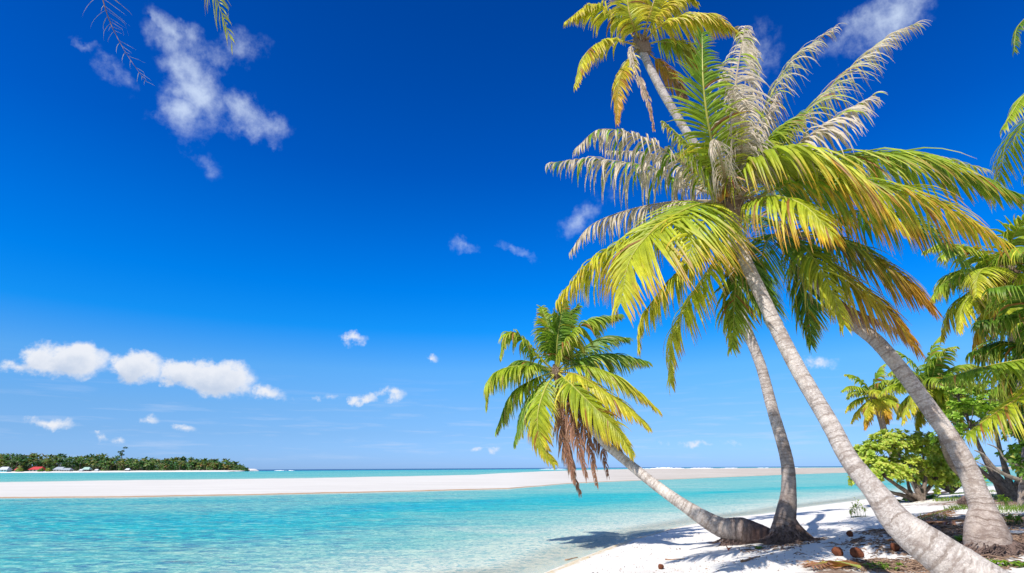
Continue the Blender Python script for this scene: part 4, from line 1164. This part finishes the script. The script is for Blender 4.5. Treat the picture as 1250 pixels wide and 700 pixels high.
# feathery shrub
def feather_shrub(label, base, w, h, seed, n=46, lean=(-.5, 0), cols=((.10, .22, .04), (.26, .38, .07)), name='feathery_shrub'):
    rg = random.Random(seed)
    t = empty(name, base, label, 'shrub')
    wood = MB(); lf = MB()
    for i in range(n):
        a = rg.uniform(0, 6.28); e = rg.uniform(.25, 1.25)
        d = Vector((math.cos(a) * math.cos(e) * 1.0, math.sin(a) * math.cos(e), math.sin(e))).normalized()
        ln = rg.uniform(.6, 1.05)
        end = base + Vector((d.x * w * ln + lean[0] * w * .2, d.y * w * ln, d.z * h * ln))
        mid = base.lerp(end, .5) + Vector((0, 0, .1 * h))
        P, Rr, _ = resample([base, mid, end], [.035, .018, .006], 14)
        tube(wood, P, Rr, 5, (.2, .15, .12))
        cc0 = cl(cols[0], cols[1], rg.random())
        for k in range(90):
            f = rg.uniform(.3, 1) * 12.99; j = int(f); p = P[j].lerp(P[j + 1], f - j)
            T = (P[j + 1] - P[j]).normalized()
            d2 = (T * .8 + Vector((rg.uniform(-1, 1), rg.uniform(-1, 1), rg.uniform(-.4, 1))) * .7).normalized()
            l = w * rg.uniform(.10, .22); wd = l * .11
            s = d2.orthogonal().normalized() * wd
            b = len(lf.v); cc = tuple(x * rg.uniform(.7, 1.25) for x in cc0)
            lf.v += [p - s * .5, p + s * .5, p + d2 * l + s * .3, p + d2 * l - s * .3]; lf.c += [cc] * 4; lf.uv += [(0, 0, 0)] * 4
            lf.f.append((b, b + 1, b + 2, b + 3))
    wood.build('stem', M_BRANCH, t, smooth=True)
    lf.build('foliage', M_BROAD, t)
    return t
p = hit(1162, 603); feather_shrub('bright green feathery shrub between the lime tree and the bent trunk', p, 2.5, 2.7, 3, n=90, cols=((.16, .32, .05), (.36, .50, .10)))

# low plants
def low_plant(name, label, p, r, h, n, seed, cols=((.10, .24, .02), (.28, .42, .03)), leaf=(.09, .045), group='green creepers on the ground'):
    rg = random.Random(seed); mb = MB()
    for i in range(n):
        a = rg.uniform(0, 6.28); q = math.sqrt(rg.random()) * r
        if mnoise.noise(Vector((math.cos(a) * q * 4, math.sin(a) * q * 4, seed))) < -.2: continue
        x = p.x + math.cos(a) * q; y = p.y + math.sin(a) * q
        z = gz(x, y)
        hh = h * rg.uniform(.3, 1) * (1 - .5 * q / r)
        tube(mb, [Vector((x, y, z - .01)), Vector((x + rg.uniform(-.03, .03), y, z + hh))], [.004, .003], 4, (.12, .2, .04), cap=False)
        tube(mb, [Vector((p.x, p.y, gz(p.x, p.y) + .004)), Vector(((p.x + x) / 2 + .02, (p.y + y) / 2, gz((p.x + x) / 2, (p.y + y) / 2) + .005)), Vector((x, y, z + .003))], [.004, .003, .003], 4, (.16, .14, .06), cap=False)
        for j in range(5):
            b = rg.uniform(0, 6.28); d = Vector((math.cos(b), math.sin(b), rg.uniform(.1, .9)))
            leafmesh(mb, Vector((x, y, z + hh * rg.uniform(.5, 1))), d, Vector((0, 0, 1)), leaf[0] * rg.uniform(.6, 1.2), leaf[1], cl(cols[0], cols[1], rg.random()))
    o = mb.build(name, M_BROAD, None, loc=p)
    return tag(o, label, 'plant', group)
for i, (nm, lb, px, py, r, h, n, lf_) in enumerate([
        ('creeping_plant', 'green creeper in front of the foot of the bent palm', 1192, 660, .30, .09, 90, (.07, .035)),
        ('creeping_plant', 'flat green creeper at the lower right corner of the sand', 1228, 692, .32, .05, 90, (.06, .035)),
        ('creeping_plant', 'yellow green sprig right of the flared foot of the bent palm', 1233, 640, .22, .3, 40, (.09, .03)),
        ('creeping_plant', 'pale green sprig close behind the bent trunk foot', 1226, 618, .22, .4, 40, (.10, .03)),
        ('creeping_plant', 'lime green patch below the low spreading tree', 1112, 612, .6, .12, 90, (.14, .08)),
        ('creeping_plant', 'small green patch right of the lime patch under the tree', 1134, 609, .35, .12, 60, (.13, .08)),
        ('creeping_plant', 'tiny green sprout on the sand beside the dark root foot of the tall palm', 926, 671, .07, .06, 14, (.05, .03)),
        ('creeping_plant', 'sparse green weed among the brown litter left of the nearest trunk', 1078, 694, .28, .08, 60, (.05, .02))]):
    low_plant(nm, lb, hit(px, py), r, h, n, 100 + i, leaf=lf_)

p = hit(1048, 631)
o = low_plant('sapling', 'lone small sapling standing on the white sand', p, .20, .62, 26, 77, cols=((.16, .27, .05), (.40, .48, .12)), leaf=(.11, .045), group=None)

# shaded grass on the right
mb = MB(); rg = random.Random(8)
for (px, py, rad, n) in [(1240, 606, 2.6, 2600), (1225, 622, 1.3, 900), (1205, 601, 1.5, 500), (1128, 634, .5, 80)]:
    c = hit(px, py)
    for i in range(n):
        a = rg.uniform(0, 6.28); q = math.sqrt(rg.random()) * rad
        x = c.x + math.cos(a) * q; y = c.y + math.sin(a) * q
        if mnoise.noise(Vector((x * 1.3, y * 1.3, 0))) < -.1: continue
        z = gz(x, y); hh = rg.uniform(.05, .16)
        dx = rg.uniform(-.07, .07); dy_ = rg.uniform(-.05, .05); b = len(mb.v)
        cc = cl((.07, .16, .02), (.26, .36, .05), rg.random())
        w_ = .008
        mb.v += [Vector((x - w_, y, z)), Vector((x + w_, y, z)), Vector((x + dx * .5 + w_ * .7, y + dy_ * .5, z + hh * .6)), Vector((x + dx * .5 - w_ * .7, y + dy_ * .5, z + hh * .6)), Vector((x + dx, y + dy_, z + hh))]
        mb.c += [cc] * 5; mb.uv += [(0, 0, 0)] * 5
        mb.f += [(b, b + 1, b + 2, b + 3), (b + 3, b + 2, b + 4)]
tag(mb.build('grass', M_BROAD), 'patchy green grass in the shade at the right edge of the beach', 'grass', kind='stuff')

# ------------------------------------------------------------------ things lying on the sand
def husk(px, py, r, label, seed, colr=(.30, .10, .05)):
    p = hit(px, py)
    ax = Vector((math.cos(seed), math.sin(seed), .3)).normalized()
    o = nut_mesh(p + Vector((0, 0, r * .75)), r, seed, colr, 1.2, ax).build('coconut_husk', M_HUSK, None, smooth=True, loc=p)
    return tag(o, label, 'coconut', 'old coconuts lying on the sand')
husk(1038, 655, .065, 'reddish brown coconut, farthest of those in the palm shade', 1)
husk(1023, 679, .078, 'brown coconut, leftmost of the pair in the shade near the bottom', 2)
husk(1047, 681, .088, 'biggest brown coconut, right one of the pair in the shade near the bottom', 3)
husk(1093, 673, .07, 'dark coconut beside the lower edge of the nearest trunk', 4)
husk(807, 695, .05, 'small brown husk alone on the white sand near the bottom edge', 5)
# stone
p = hit(1182, 619)
mb = nut_mesh(p + Vector((0, 0, .12)), .24, 7, (.06, .05, .05), .7)
for v in mb.v:
    q = (v - p); k = 1 + .35 * mnoise.noise(q * 5); v.x = p.x + q.x * k; v.y = p.y + q.y * k; v.z = p.z + q.z * k
tag(mb.build('dark_rock', M_ROOT, None, loc=p, smooth=False), 'dark rock on the sand left of the bent palm foot', 'rock')

def fallen_leaf(px, py, ln, col, label, ang):
    p = hit(px, py); mb = MB()
    d = Vector((math.cos(ang), math.sin(ang), .12)); leafmesh(mb, p + Vector((0, 0, .03)), d, Vector((0.2, -.5, 1)), ln, ln * .6, col, .35)
    o = mb.build('fallen_leaf', M_BROAD, None, loc=p)
    sm = o.modifiers.new('thick', 'SOLIDIFY'); sm.thickness = .004
    return tag(o, label, 'leaf', 'fallen leaves on the sand')
fallen_leaf(889, 674, .22, (.60, .17, .03), 'curled orange leaf on white sand below the leaning palm root', 1.2)
fallen_leaf(1096, 664, .16, (.55, .3, .15), 'pale brown leaf beside the nearest trunk', 2.2)

def stick(px0, py0, px1, py1, r, label, name='driftwood_stick', mat=None, bend=.03):
    a = hit(px0, py0); b = hit(px1, py1); mb = MB()
    pts = []
    for i in range(7):
        q = a.lerp(b, i / 6); q = q + (b - a).cross(Vector((0, 0, 1))) * (bend * math.sin(i * 1.1)); q.z = gz(q.x, q.y) + r * .8; pts.append(q)
    tube(mb, pts, [r * (1 - .09 * i) for i in range(7)], 7, (.3, .2, .14), jitter=.12)
    return tag(mb.build(name, mat or M_BRANCH, None, loc=a, smooth=True), label, 'driftwood', 'sticks on the sand')
M_REDWOOD = mat_bark('red_wood', (.30, .15, .08), (.50, .30, .18), 12)
stick(905, 687, 927, 681, .02, 'thin reddish stick on white sand right of the orange leaf', mat=M_REDWOOD)
stick(812, 684, 836, 683, .014, 'short tan stick on the sand near the small husk', mat=M_REDWOOD)
stick(690, 684, 705, 681, .02, 'little brown stick at the waterline near the bottom edge', mat=M_REDWOOD)
stick(1040, 664, 1055, 658, .035, 'dark stick in the shade beside the coconuts', mat=M_ROOT)
stick(1156, 602, 1100, 607, .06, 'long low dead log lying under the lime tree', mat=M_BRANCH, bend=.01)
stick(1130, 640, 1146, 655, .05, 'dark branch stub at the upper edge of the nearest trunk', mat=M_ROOT)

# fallen fronds
def fallen_frond(pxs, label, seed, pal=('rust', 'brown')):
    pts = [hit(*q) for q in pxs]
    for q in pts: q.z += .07
    root = empty('fallen_frond', pts[0], label, 'palm frond', 'dry fronds lying on the sand')
    rg = random.Random(seed)
    fl = min(q.z for q in pts) - .06
    frond(root, pts, Lmax=.55, pal=pal, droop=.22, width=.03, n=44, rng=rg, rr=.025, floor=fl + .012, lift=.05, name='dry_frond', mat=M_DRY)
fallen_frond([(1050, 699), (1020, 692), (992, 697)], 'dry orange brown frond at the bottom edge of the sand', 5)
fallen_frond([(1168, 622), (1135, 634), (1095, 650)], 'dry brown frond on the litter left of the bent palm', 6)
fallen_frond([(1180, 640), (1140, 642), (1108, 640)], 'second dry frond under the litter beside the bent palm foot', 7, ('brown', 'rust'))
fallen_frond([(1240, 668), (1210, 680), (1180, 676)], 'dry frond in the shade below the bent palm foot', 8, ('brown', 'brown'))

# litter: twigs, chips, bits of coral
mb = MB(); rg = random.Random(12)
def chip(x, y, s, cc, flat=.5):
    z = gz(x, y)
    b = len(mb.v)
    a = rg.uniform(0, 6.28)
    v = [Vector((math.cos(a + k * 1.57) * s * (1 if k % 2 else rg.uniform(.25, .6)), math.sin(a + k * 1.57) * s * (1 if k % 2 else .5), rg.uniform(0, s * flat))) for k in range(4)]
    top = Vector((rg.uniform(-.2, .2) * s, 0, s * flat * 1.4))
    for q in v: mb.v.append(Vector((x, y, z - .002)) + q)
    mb.v.append(Vector((x, y, z)) + top)
    mb.c += [cc] * 5; mb.uv += [(0, 0, 0)] * 5
    mb.f += [(b + k, b + (k + 1) % 4, b + 4) for k in range(4)]
for (px, py, rad, n) in [(1125, 647, 1.1, 700), (1200, 664, 1.5, 900), (1150, 692, 1.0, 400), (1075, 690, .7, 300), (1140, 610, 2.2, 120), (1235, 640, 2.0, 500), (1030, 668, 1.4, 60), (1090, 665, 1.0, 160), (950, 668, .8, 110)]:
    c = hit(px, py)
    for i in range(n):
        a = rg.uniform(0, 6.28); q = rad * rg.random() ** .6
        x = c.x + math.cos(a) * q; y = c.y + math.sin(a) * q
        cc = cl((.07, .04, .03), (.42, .28, .19), rg.random())
        if rg.random() < .5:
            chip(x, y, rg.uniform(.015, .05), cc)
        else:
            l = rg.uniform(.06, .3); z = gz(x, y) + .008; b = rg.uniform(-.9, .9) + (3.14 if rg.random() < .5 else 0)
            d = Vector((math.cos(b), math.sin(b), 0)) * l
            tube(mb, [Vector((x, y, z)), Vector((x, y, z + .02)) + d * .5 + Vector((rg.uniform(-.02, .02), rg.uniform(-.02, .02), 0)), Vector((x, y, z)) + d], [.007, .006, .003], 4, cc, cap=False)
tag(mb.build('leaf_litter', M_VCOL), 'brown twigs and husk chips covering the ground round the palm feet', 'litter', kind='stuff')
mb = MB()
for i in range(2600):
    px = rg.uniform(690, 1250); py = rg.uniform(600, 700)
    d = ray(px, py); 
    t_ = (0.5 - CAMZ) / d.z; x = d.x * t_; y = d.y * t_
    s = float(shore_sd(np.array([x]), np.array([y]))[0])
    if s < .15: continue
    cc = rg.choice([(.55, .45, .36), (.3, .2, .14), (.42, .3, .22), (.7, .62, .54), (.16, .1, .08)])
    chip(x, y, rg.uniform(.008, .022) * (1.6 if rg.random() < .08 else 1), cc, .5)
tag(mb.build('shell_bits', M_VCOL), 'scattered broken shells and coral crumbs on the white sand', 'shells', kind='stuff')

# ------------------------------------------------------------------ far island
YI = 620.0
def island_x(px): return W(px, 570, YI).x
x0, x1 = island_x(-260), island_x(297)
n_ = 120
uu = np.linspace(0, 1, n_); vv = np.linspace(0, 1, 14)
U2, V2 = np.meshgrid(uu, vv)
IX = x0 + (x1 - x0) * U2
taper = np.clip((1 - U2) / .12, 0, 1) ** .6
IY = YI - 45 + V2 * 190 * (0.15 + taper) + 10 * fbm(U2 * 8, V2 * 0 + 3, 3)
IZ = (-.6 + 3.4 * np.sin(np.clip(V2 * 1.4, 0, 1) * math.pi / 2) * (.25 + .75 * taper))
IZ[-1, :] = -1
mi, q, out = new_mat('island_sand')
nn = q.noise(q.vmath('MULTIPLY', objco(q), (.02, .1, 1)), 2, 5)
q.link(principled(q, q.mix(q.maprange(nn, .35, .65), (.62, .57, .50), (.80, .76, .70)), .95, .1).outputs[0], out.inputs[0])
isl = grid_mesh('island_ground', IX, IY, IZ, mi, {})
tag(isl, 'pale beach strip of the far palm island on the left', 'island', kind='structure')
def mini_palm(mb, x, y, z0, h, r, rg, nf=9, tone=0):
    c = Vector((x + rg.uniform(-1, 1), y, z0 + h))
    tube(mb, [Vector((x, y, z0 - .5)), Vector((x, y, z0 + h * .5)), c], [.35, .28, .2], 4, (.16, .13, .10), cap=False)
    c0 = rg.choice([(.06, .13, .035), (.09, .16, .035), (.13, .18, .04), (.18, .18, .05), (.05, .11, .03)])
    for i in range(nf + 5):
        a = rg.uniform(0, 6.28); e = rg.uniform(-.5, 1.1)
        d = Vector((math.cos(a) * math.cos(e), math.sin(a) * math.cos(e), math.sin(e)))
        cur = c.copy(); b = len(mb.v); cc = tuple(k * rg.uniform(.7, 1.4) for k in c0)
        for k in range(4):
            t = k / 3; wd = r * .20 * (math.sin(math.pi * (t * .85 + .12)) + .1)
            s = Vector((-math.sin(a), math.cos(a), 0)) * wd
            dropv = Vector((0, 0, -wd * .7))
            mb.v += [cur - s + dropv, cur, cur + s + dropv]; mb.c += [cc] * 3; mb.uv += [(0, 0, 0)] * 3
            cur = cur + d * r / 3; d = (d + Vector((0, 0, -.42))).normalized()
        for k in range(3):
            q_ = b + 3 * k
            mb.f += [(q_, q_ + 1, q_ + 4, q_ + 3), (q_ + 1, q_ + 2, q_ + 5, q_ + 4)]
def mini_bush(mb, x, y, z0, rx, rz, rg, c0, n=130, ls=.5):
    for i in range(n):
        v = Vector((rg.gauss(0, 1), rg.gauss(0, 1), abs(rg.gauss(0, 1)))).normalized() * rg.uniform(.6, 1.08)
        p = Vector((x + v.x * rx, y + v.y * rx, z0 + v.z * rz))
        d = Vector((rg.uniform(-1, 1), rg.uniform(-1, 1), rg.uniform(-.5, 1))).normalized()
        leafmesh(mb, p, d, v, rg.uniform(.8, 2.0) * ls, rg.uniform(.7, 1.3) * ls, tuple(k * rg.uniform(.6, 1.5) for k in c0))
HT = lambda px: float(np.interp(px, [-260, 0, 20, 60, 100, 150, 200, 240, 262, 280, 292], [23, 24.5, 21, 22, 19, 18.5, 16.5, 14.5, 12, 8, 3])) * YI / F
mb = MB(); rg = random.Random(99)
for i in range(800):
    px = -250 + 541 * ((i * .61803) % 1)
    dep = rg.random() ** 1.3
    y = YI + 14 + dep * 75 * min(1, (297 - px) / 60)
    x = island_x(px)
    hh = HT(px) * rg.uniform(.6, 1.0) * (.75 + .35 * dep)
    z0 = 1.5 if px < 270 else .6
    r = rg.uniform(3.4, 5.2) * min(1, .45 + hh / 16)
    mini_palm(mb, x, y, z0, max(1.5, hh - r * .35 - 1.5), r, rg)
for i in range(330):
    px = -250 + 543 * ((i * .61803) % 1); y = YI + 14 + rg.random() * 60 * min(1, (297 - px) / 60); hh = HT(px)
    mini_bush(mb, island_x(px), y, 1.0, rg.uniform(2.5, 5), hh * rg.uniform(.25, .62), rg, rg.choice([(.06, .13, .03), (.08, .16, .04), (.12, .18, .05), (.05, .11, .03)]), n=110, ls=1.1)
tag(mb.build('palm_forest', M_BROAD), 'far off palm forest covering the low island across the lagoon', 'forest', kind='stuff')
# tall lone tree
px = 115; xx = island_x(px); bt = Vector((xx, YI + 40, 1.5))
tt = empty('tall_tree', bt, 'lone tall open crowned tree rising above the far palm forest', 'tree')
mb = MB(); tube(mb, [bt, bt + Vector((.5, 0, 12)), bt + Vector((0, 0, 19)), bt + Vector((1.5, 0, 23.5))], [.6, .45, .3, .15], 8, (.2, .15, .1)); tube(mb, [bt + Vector((.3, 0, 15)), bt + Vector((-3.2, 0, 19))], [.3, .15], 6, (.2, .15, .1)); mb.build('trunk', M_BRANCH, tt)
mb = MB()
for (dx, dz_, r_) in [(2.6, 24.3, 2.6), (-3.2, 20.2, 1.9), (0.2, 21.2, 1.6), (.4, 17, 2.2), (-1.2, 18.5, 1.6)]:
    mini_bush(mb, bt.x + dx, bt.y, bt.z + dz_ - 1, r_, r_ * .7, rg, (.05, .10, .03), n=90, ls=.6)
mb.build('crown', M_BROAD, tt)
# houses
M_WALL = mat_plain('painted_wall', (.30, .29, .27)); M_WALLB = mat_plain('blue_wall', (.16, .36, .40)); M_WALLD = mat_plain('dark_wall', (.10, .08, .08))
M_RED = mat_plain('red_roof', (.45, .05, .05), .5, .12, 1); M_GREY = mat_plain('metal_roof', (.30, .33, .36), .45, .12, 1); M_WHITE = mat_plain('white_roof', (.45, .47, .48), .5, .08, 1); M_TEAL = mat_plain('green_roof', (.30, .42, .36), .5, .1, 1); M_GLASS = mat_plain('dark_window', (.03, .04, .05), .2)
def boxm(mb, c, s):
    b = len(mb.v)
    for dx in (-.5, .5):
        for dy in (-.5, .5):
            for dz in (0, 1): mb.v.append(Vector((c[0] + dx * s[0], c[1] + dy * s[1], c[2] + dz * s[2])))
    mb.f += [(b, b + 1, b + 3, b + 2), (b + 4, b + 6, b + 7, b + 5), (b, b + 4, b + 5, b + 1), (b + 2, b + 3, b + 7, b + 6), (b, b + 2, b + 6, b + 4), (b + 1, b + 5, b + 7, b + 3)]
def house(px, wpx, hpx, wall, roof, label, hip=.35, dy=6, name='beach_house'):
    c = Vector((island_x(px), YI + dy, 1.0)); w = wpx * .9 * YI / F; h = hpx * .8 * YI / F; d = w * .7
    t = empty(name, c, label, 'house', 'houses on the far island')
    m = MB(); boxm(m, (c.x, c.y, c.z - .5), (w * .88, d * .85, h * .5 + .5)); m.build('wall', wall, t)
    m = MB(); z = c.z + h * .45; e = .4
    b = [Vector((c.x + sx * w / 2, c.y + sy * d / 2, z)) for sx, sy in ((-1, -1), (1, -1), (1, 1), (-1, 1))]
    m.v = b + [Vector((c.x - w * hip, c.y, z + h * .55)), Vector((c.x + w * hip, c.y, z + h * .55))] + [q_ - Vector((0, 0, .25)) for q_ in b]
    m.f = [(0, 1, 5, 4), (1, 2, 5), (2, 3, 4, 5), (3, 0, 4), (6, 9, 8, 7), (0, 6, 7, 1), (1, 7, 8, 2), (2, 8, 9, 3), (3, 9, 6, 0)]
    m.build('roof', roof, t)
    for k in range(3):
        m = MB(); boxm(m, (c.x + (k - 1) * w * .28, c.y - d * .425 - .02, c.z + h * .12), (w * .11, .12, h * .26)); m.build('window' if k != 1 else 'door', M_GLASS, t)
house(3, 13, 7, M_WALLB, M_WHITE, 'white roofed house with blue wall at the left edge of the far island', dy=4)
house(14, 8, 5.5, M_WALL, M_RED, 'small red roofed hut beside the white roofed house on the far island', dy=10)
house(34, 17, 7, M_WALL, M_RED, 'large bright red roofed house on the far island', dy=14)
house(67, 13, 6.5, M_WALL, M_GREY, 'taller pale grey roofed house, left of the adjoining two on the far island', dy=8)
house(77, 12, 4.8, M_WALL, M_GREY, 'lower pale grey roofed house, right of the adjoining two on the far island', dy=7)
house(101, 10, 6, M_WALLD, M_TEAL, 'dark house with a pale green roof on the far island', dy=7)
house(99, 5, 3.2, M_WALL, M_WHITE, 'small white lean-to in front of the green roofed house', dy=1.5, name='beach_hut')
house(115, 5, 3.2, M_WALL, M_WHITE, 'small whitish hut right of the green roofed house', dy=5, name='beach_hut')
house(153, 6, 4, M_WALLD, M_WHITE, 'lone small white roofed hut, rightmost on the far island', dy=5, name='beach_hut')
for (px, w_, h_, c0, lb) in [(22, 6, 4.5, (.14, .28, .03), 'bright green shrub left of the large red roof'), (57, 4, 3.2, (.26, .28, .04), 'yellowish shrub left of the grey roofed houses'), (48, 4, 3.6, (.09, .22, .03), 'green shrub right of the large red roof')]:
    mb = MB(); xb = island_x(px)
    mini_bush(mb, xb, YI + 3, 1.0, w_ * .6 * YI / F, h_ * YI / F, rg, c0, n=220, ls=.7)
    tag(mb.build('round_shrub', M_BROAD, None, loc=(xb, YI + 3, 1.0)), lb, 'shrub', 'shrubs on the far island')

# distant breakers on the reef
mf, q, out = new_mat('foam')
q.link(principled(q, (.85, .87, .9), .9, .1).outputs[0], out.inputs[0])
mb = MB(); rg = random.Random(4)
for (pa, pb, hm) in [(776, 792, 1.1), (792, 835, 2.6), (838, 872, 1.6), (880, 902, 1.2), (925, 940, 1.0), (335, 350, 1.1), (352, 358, 1.2), (660, 690, 1.2), (960, 975, 1.0)]:
    Yf = 800
    xa = W(pa, 570, Yf).x; xb = W(pb, 570, Yf).x
    for i in range(int((xb - xa) / 1.0)):
        x = rg.uniform(xa, xb); t = (x - xa) / (xb - xa)
        h = .6 * hm * math.sin(math.pi * t) ** .5 * rg.uniform(.4, 1)
        r = rg.uniform(1, 2.6)
        nb = nut_mesh(Vector((x, Yf + rg.uniform(-3, 3), h * .3)), 1, i, (.9, .9, .9), 1)
        for j, v in enumerate(nb.v):
            c_ = Vector((x, Yf, h * .3)); q_ = v - c_
            nb.v[j] = Vector((x + q_.x * r * 1.5, v.y, h * .3 + q_.z * h * .8))
        off = len(mb.v)
        mb.v += nb.v; mb.f += [tuple(k + off for k in f) for f in nb.f]
tag(mb.build('breaking_surf', mf, smooth=True), 'white surf breaking on the reef along the horizon', 'surf', kind='structure')
print('faces', sum(len(o.data.polygons) for o in bpy.data.objects if o.type == 'MESH'))
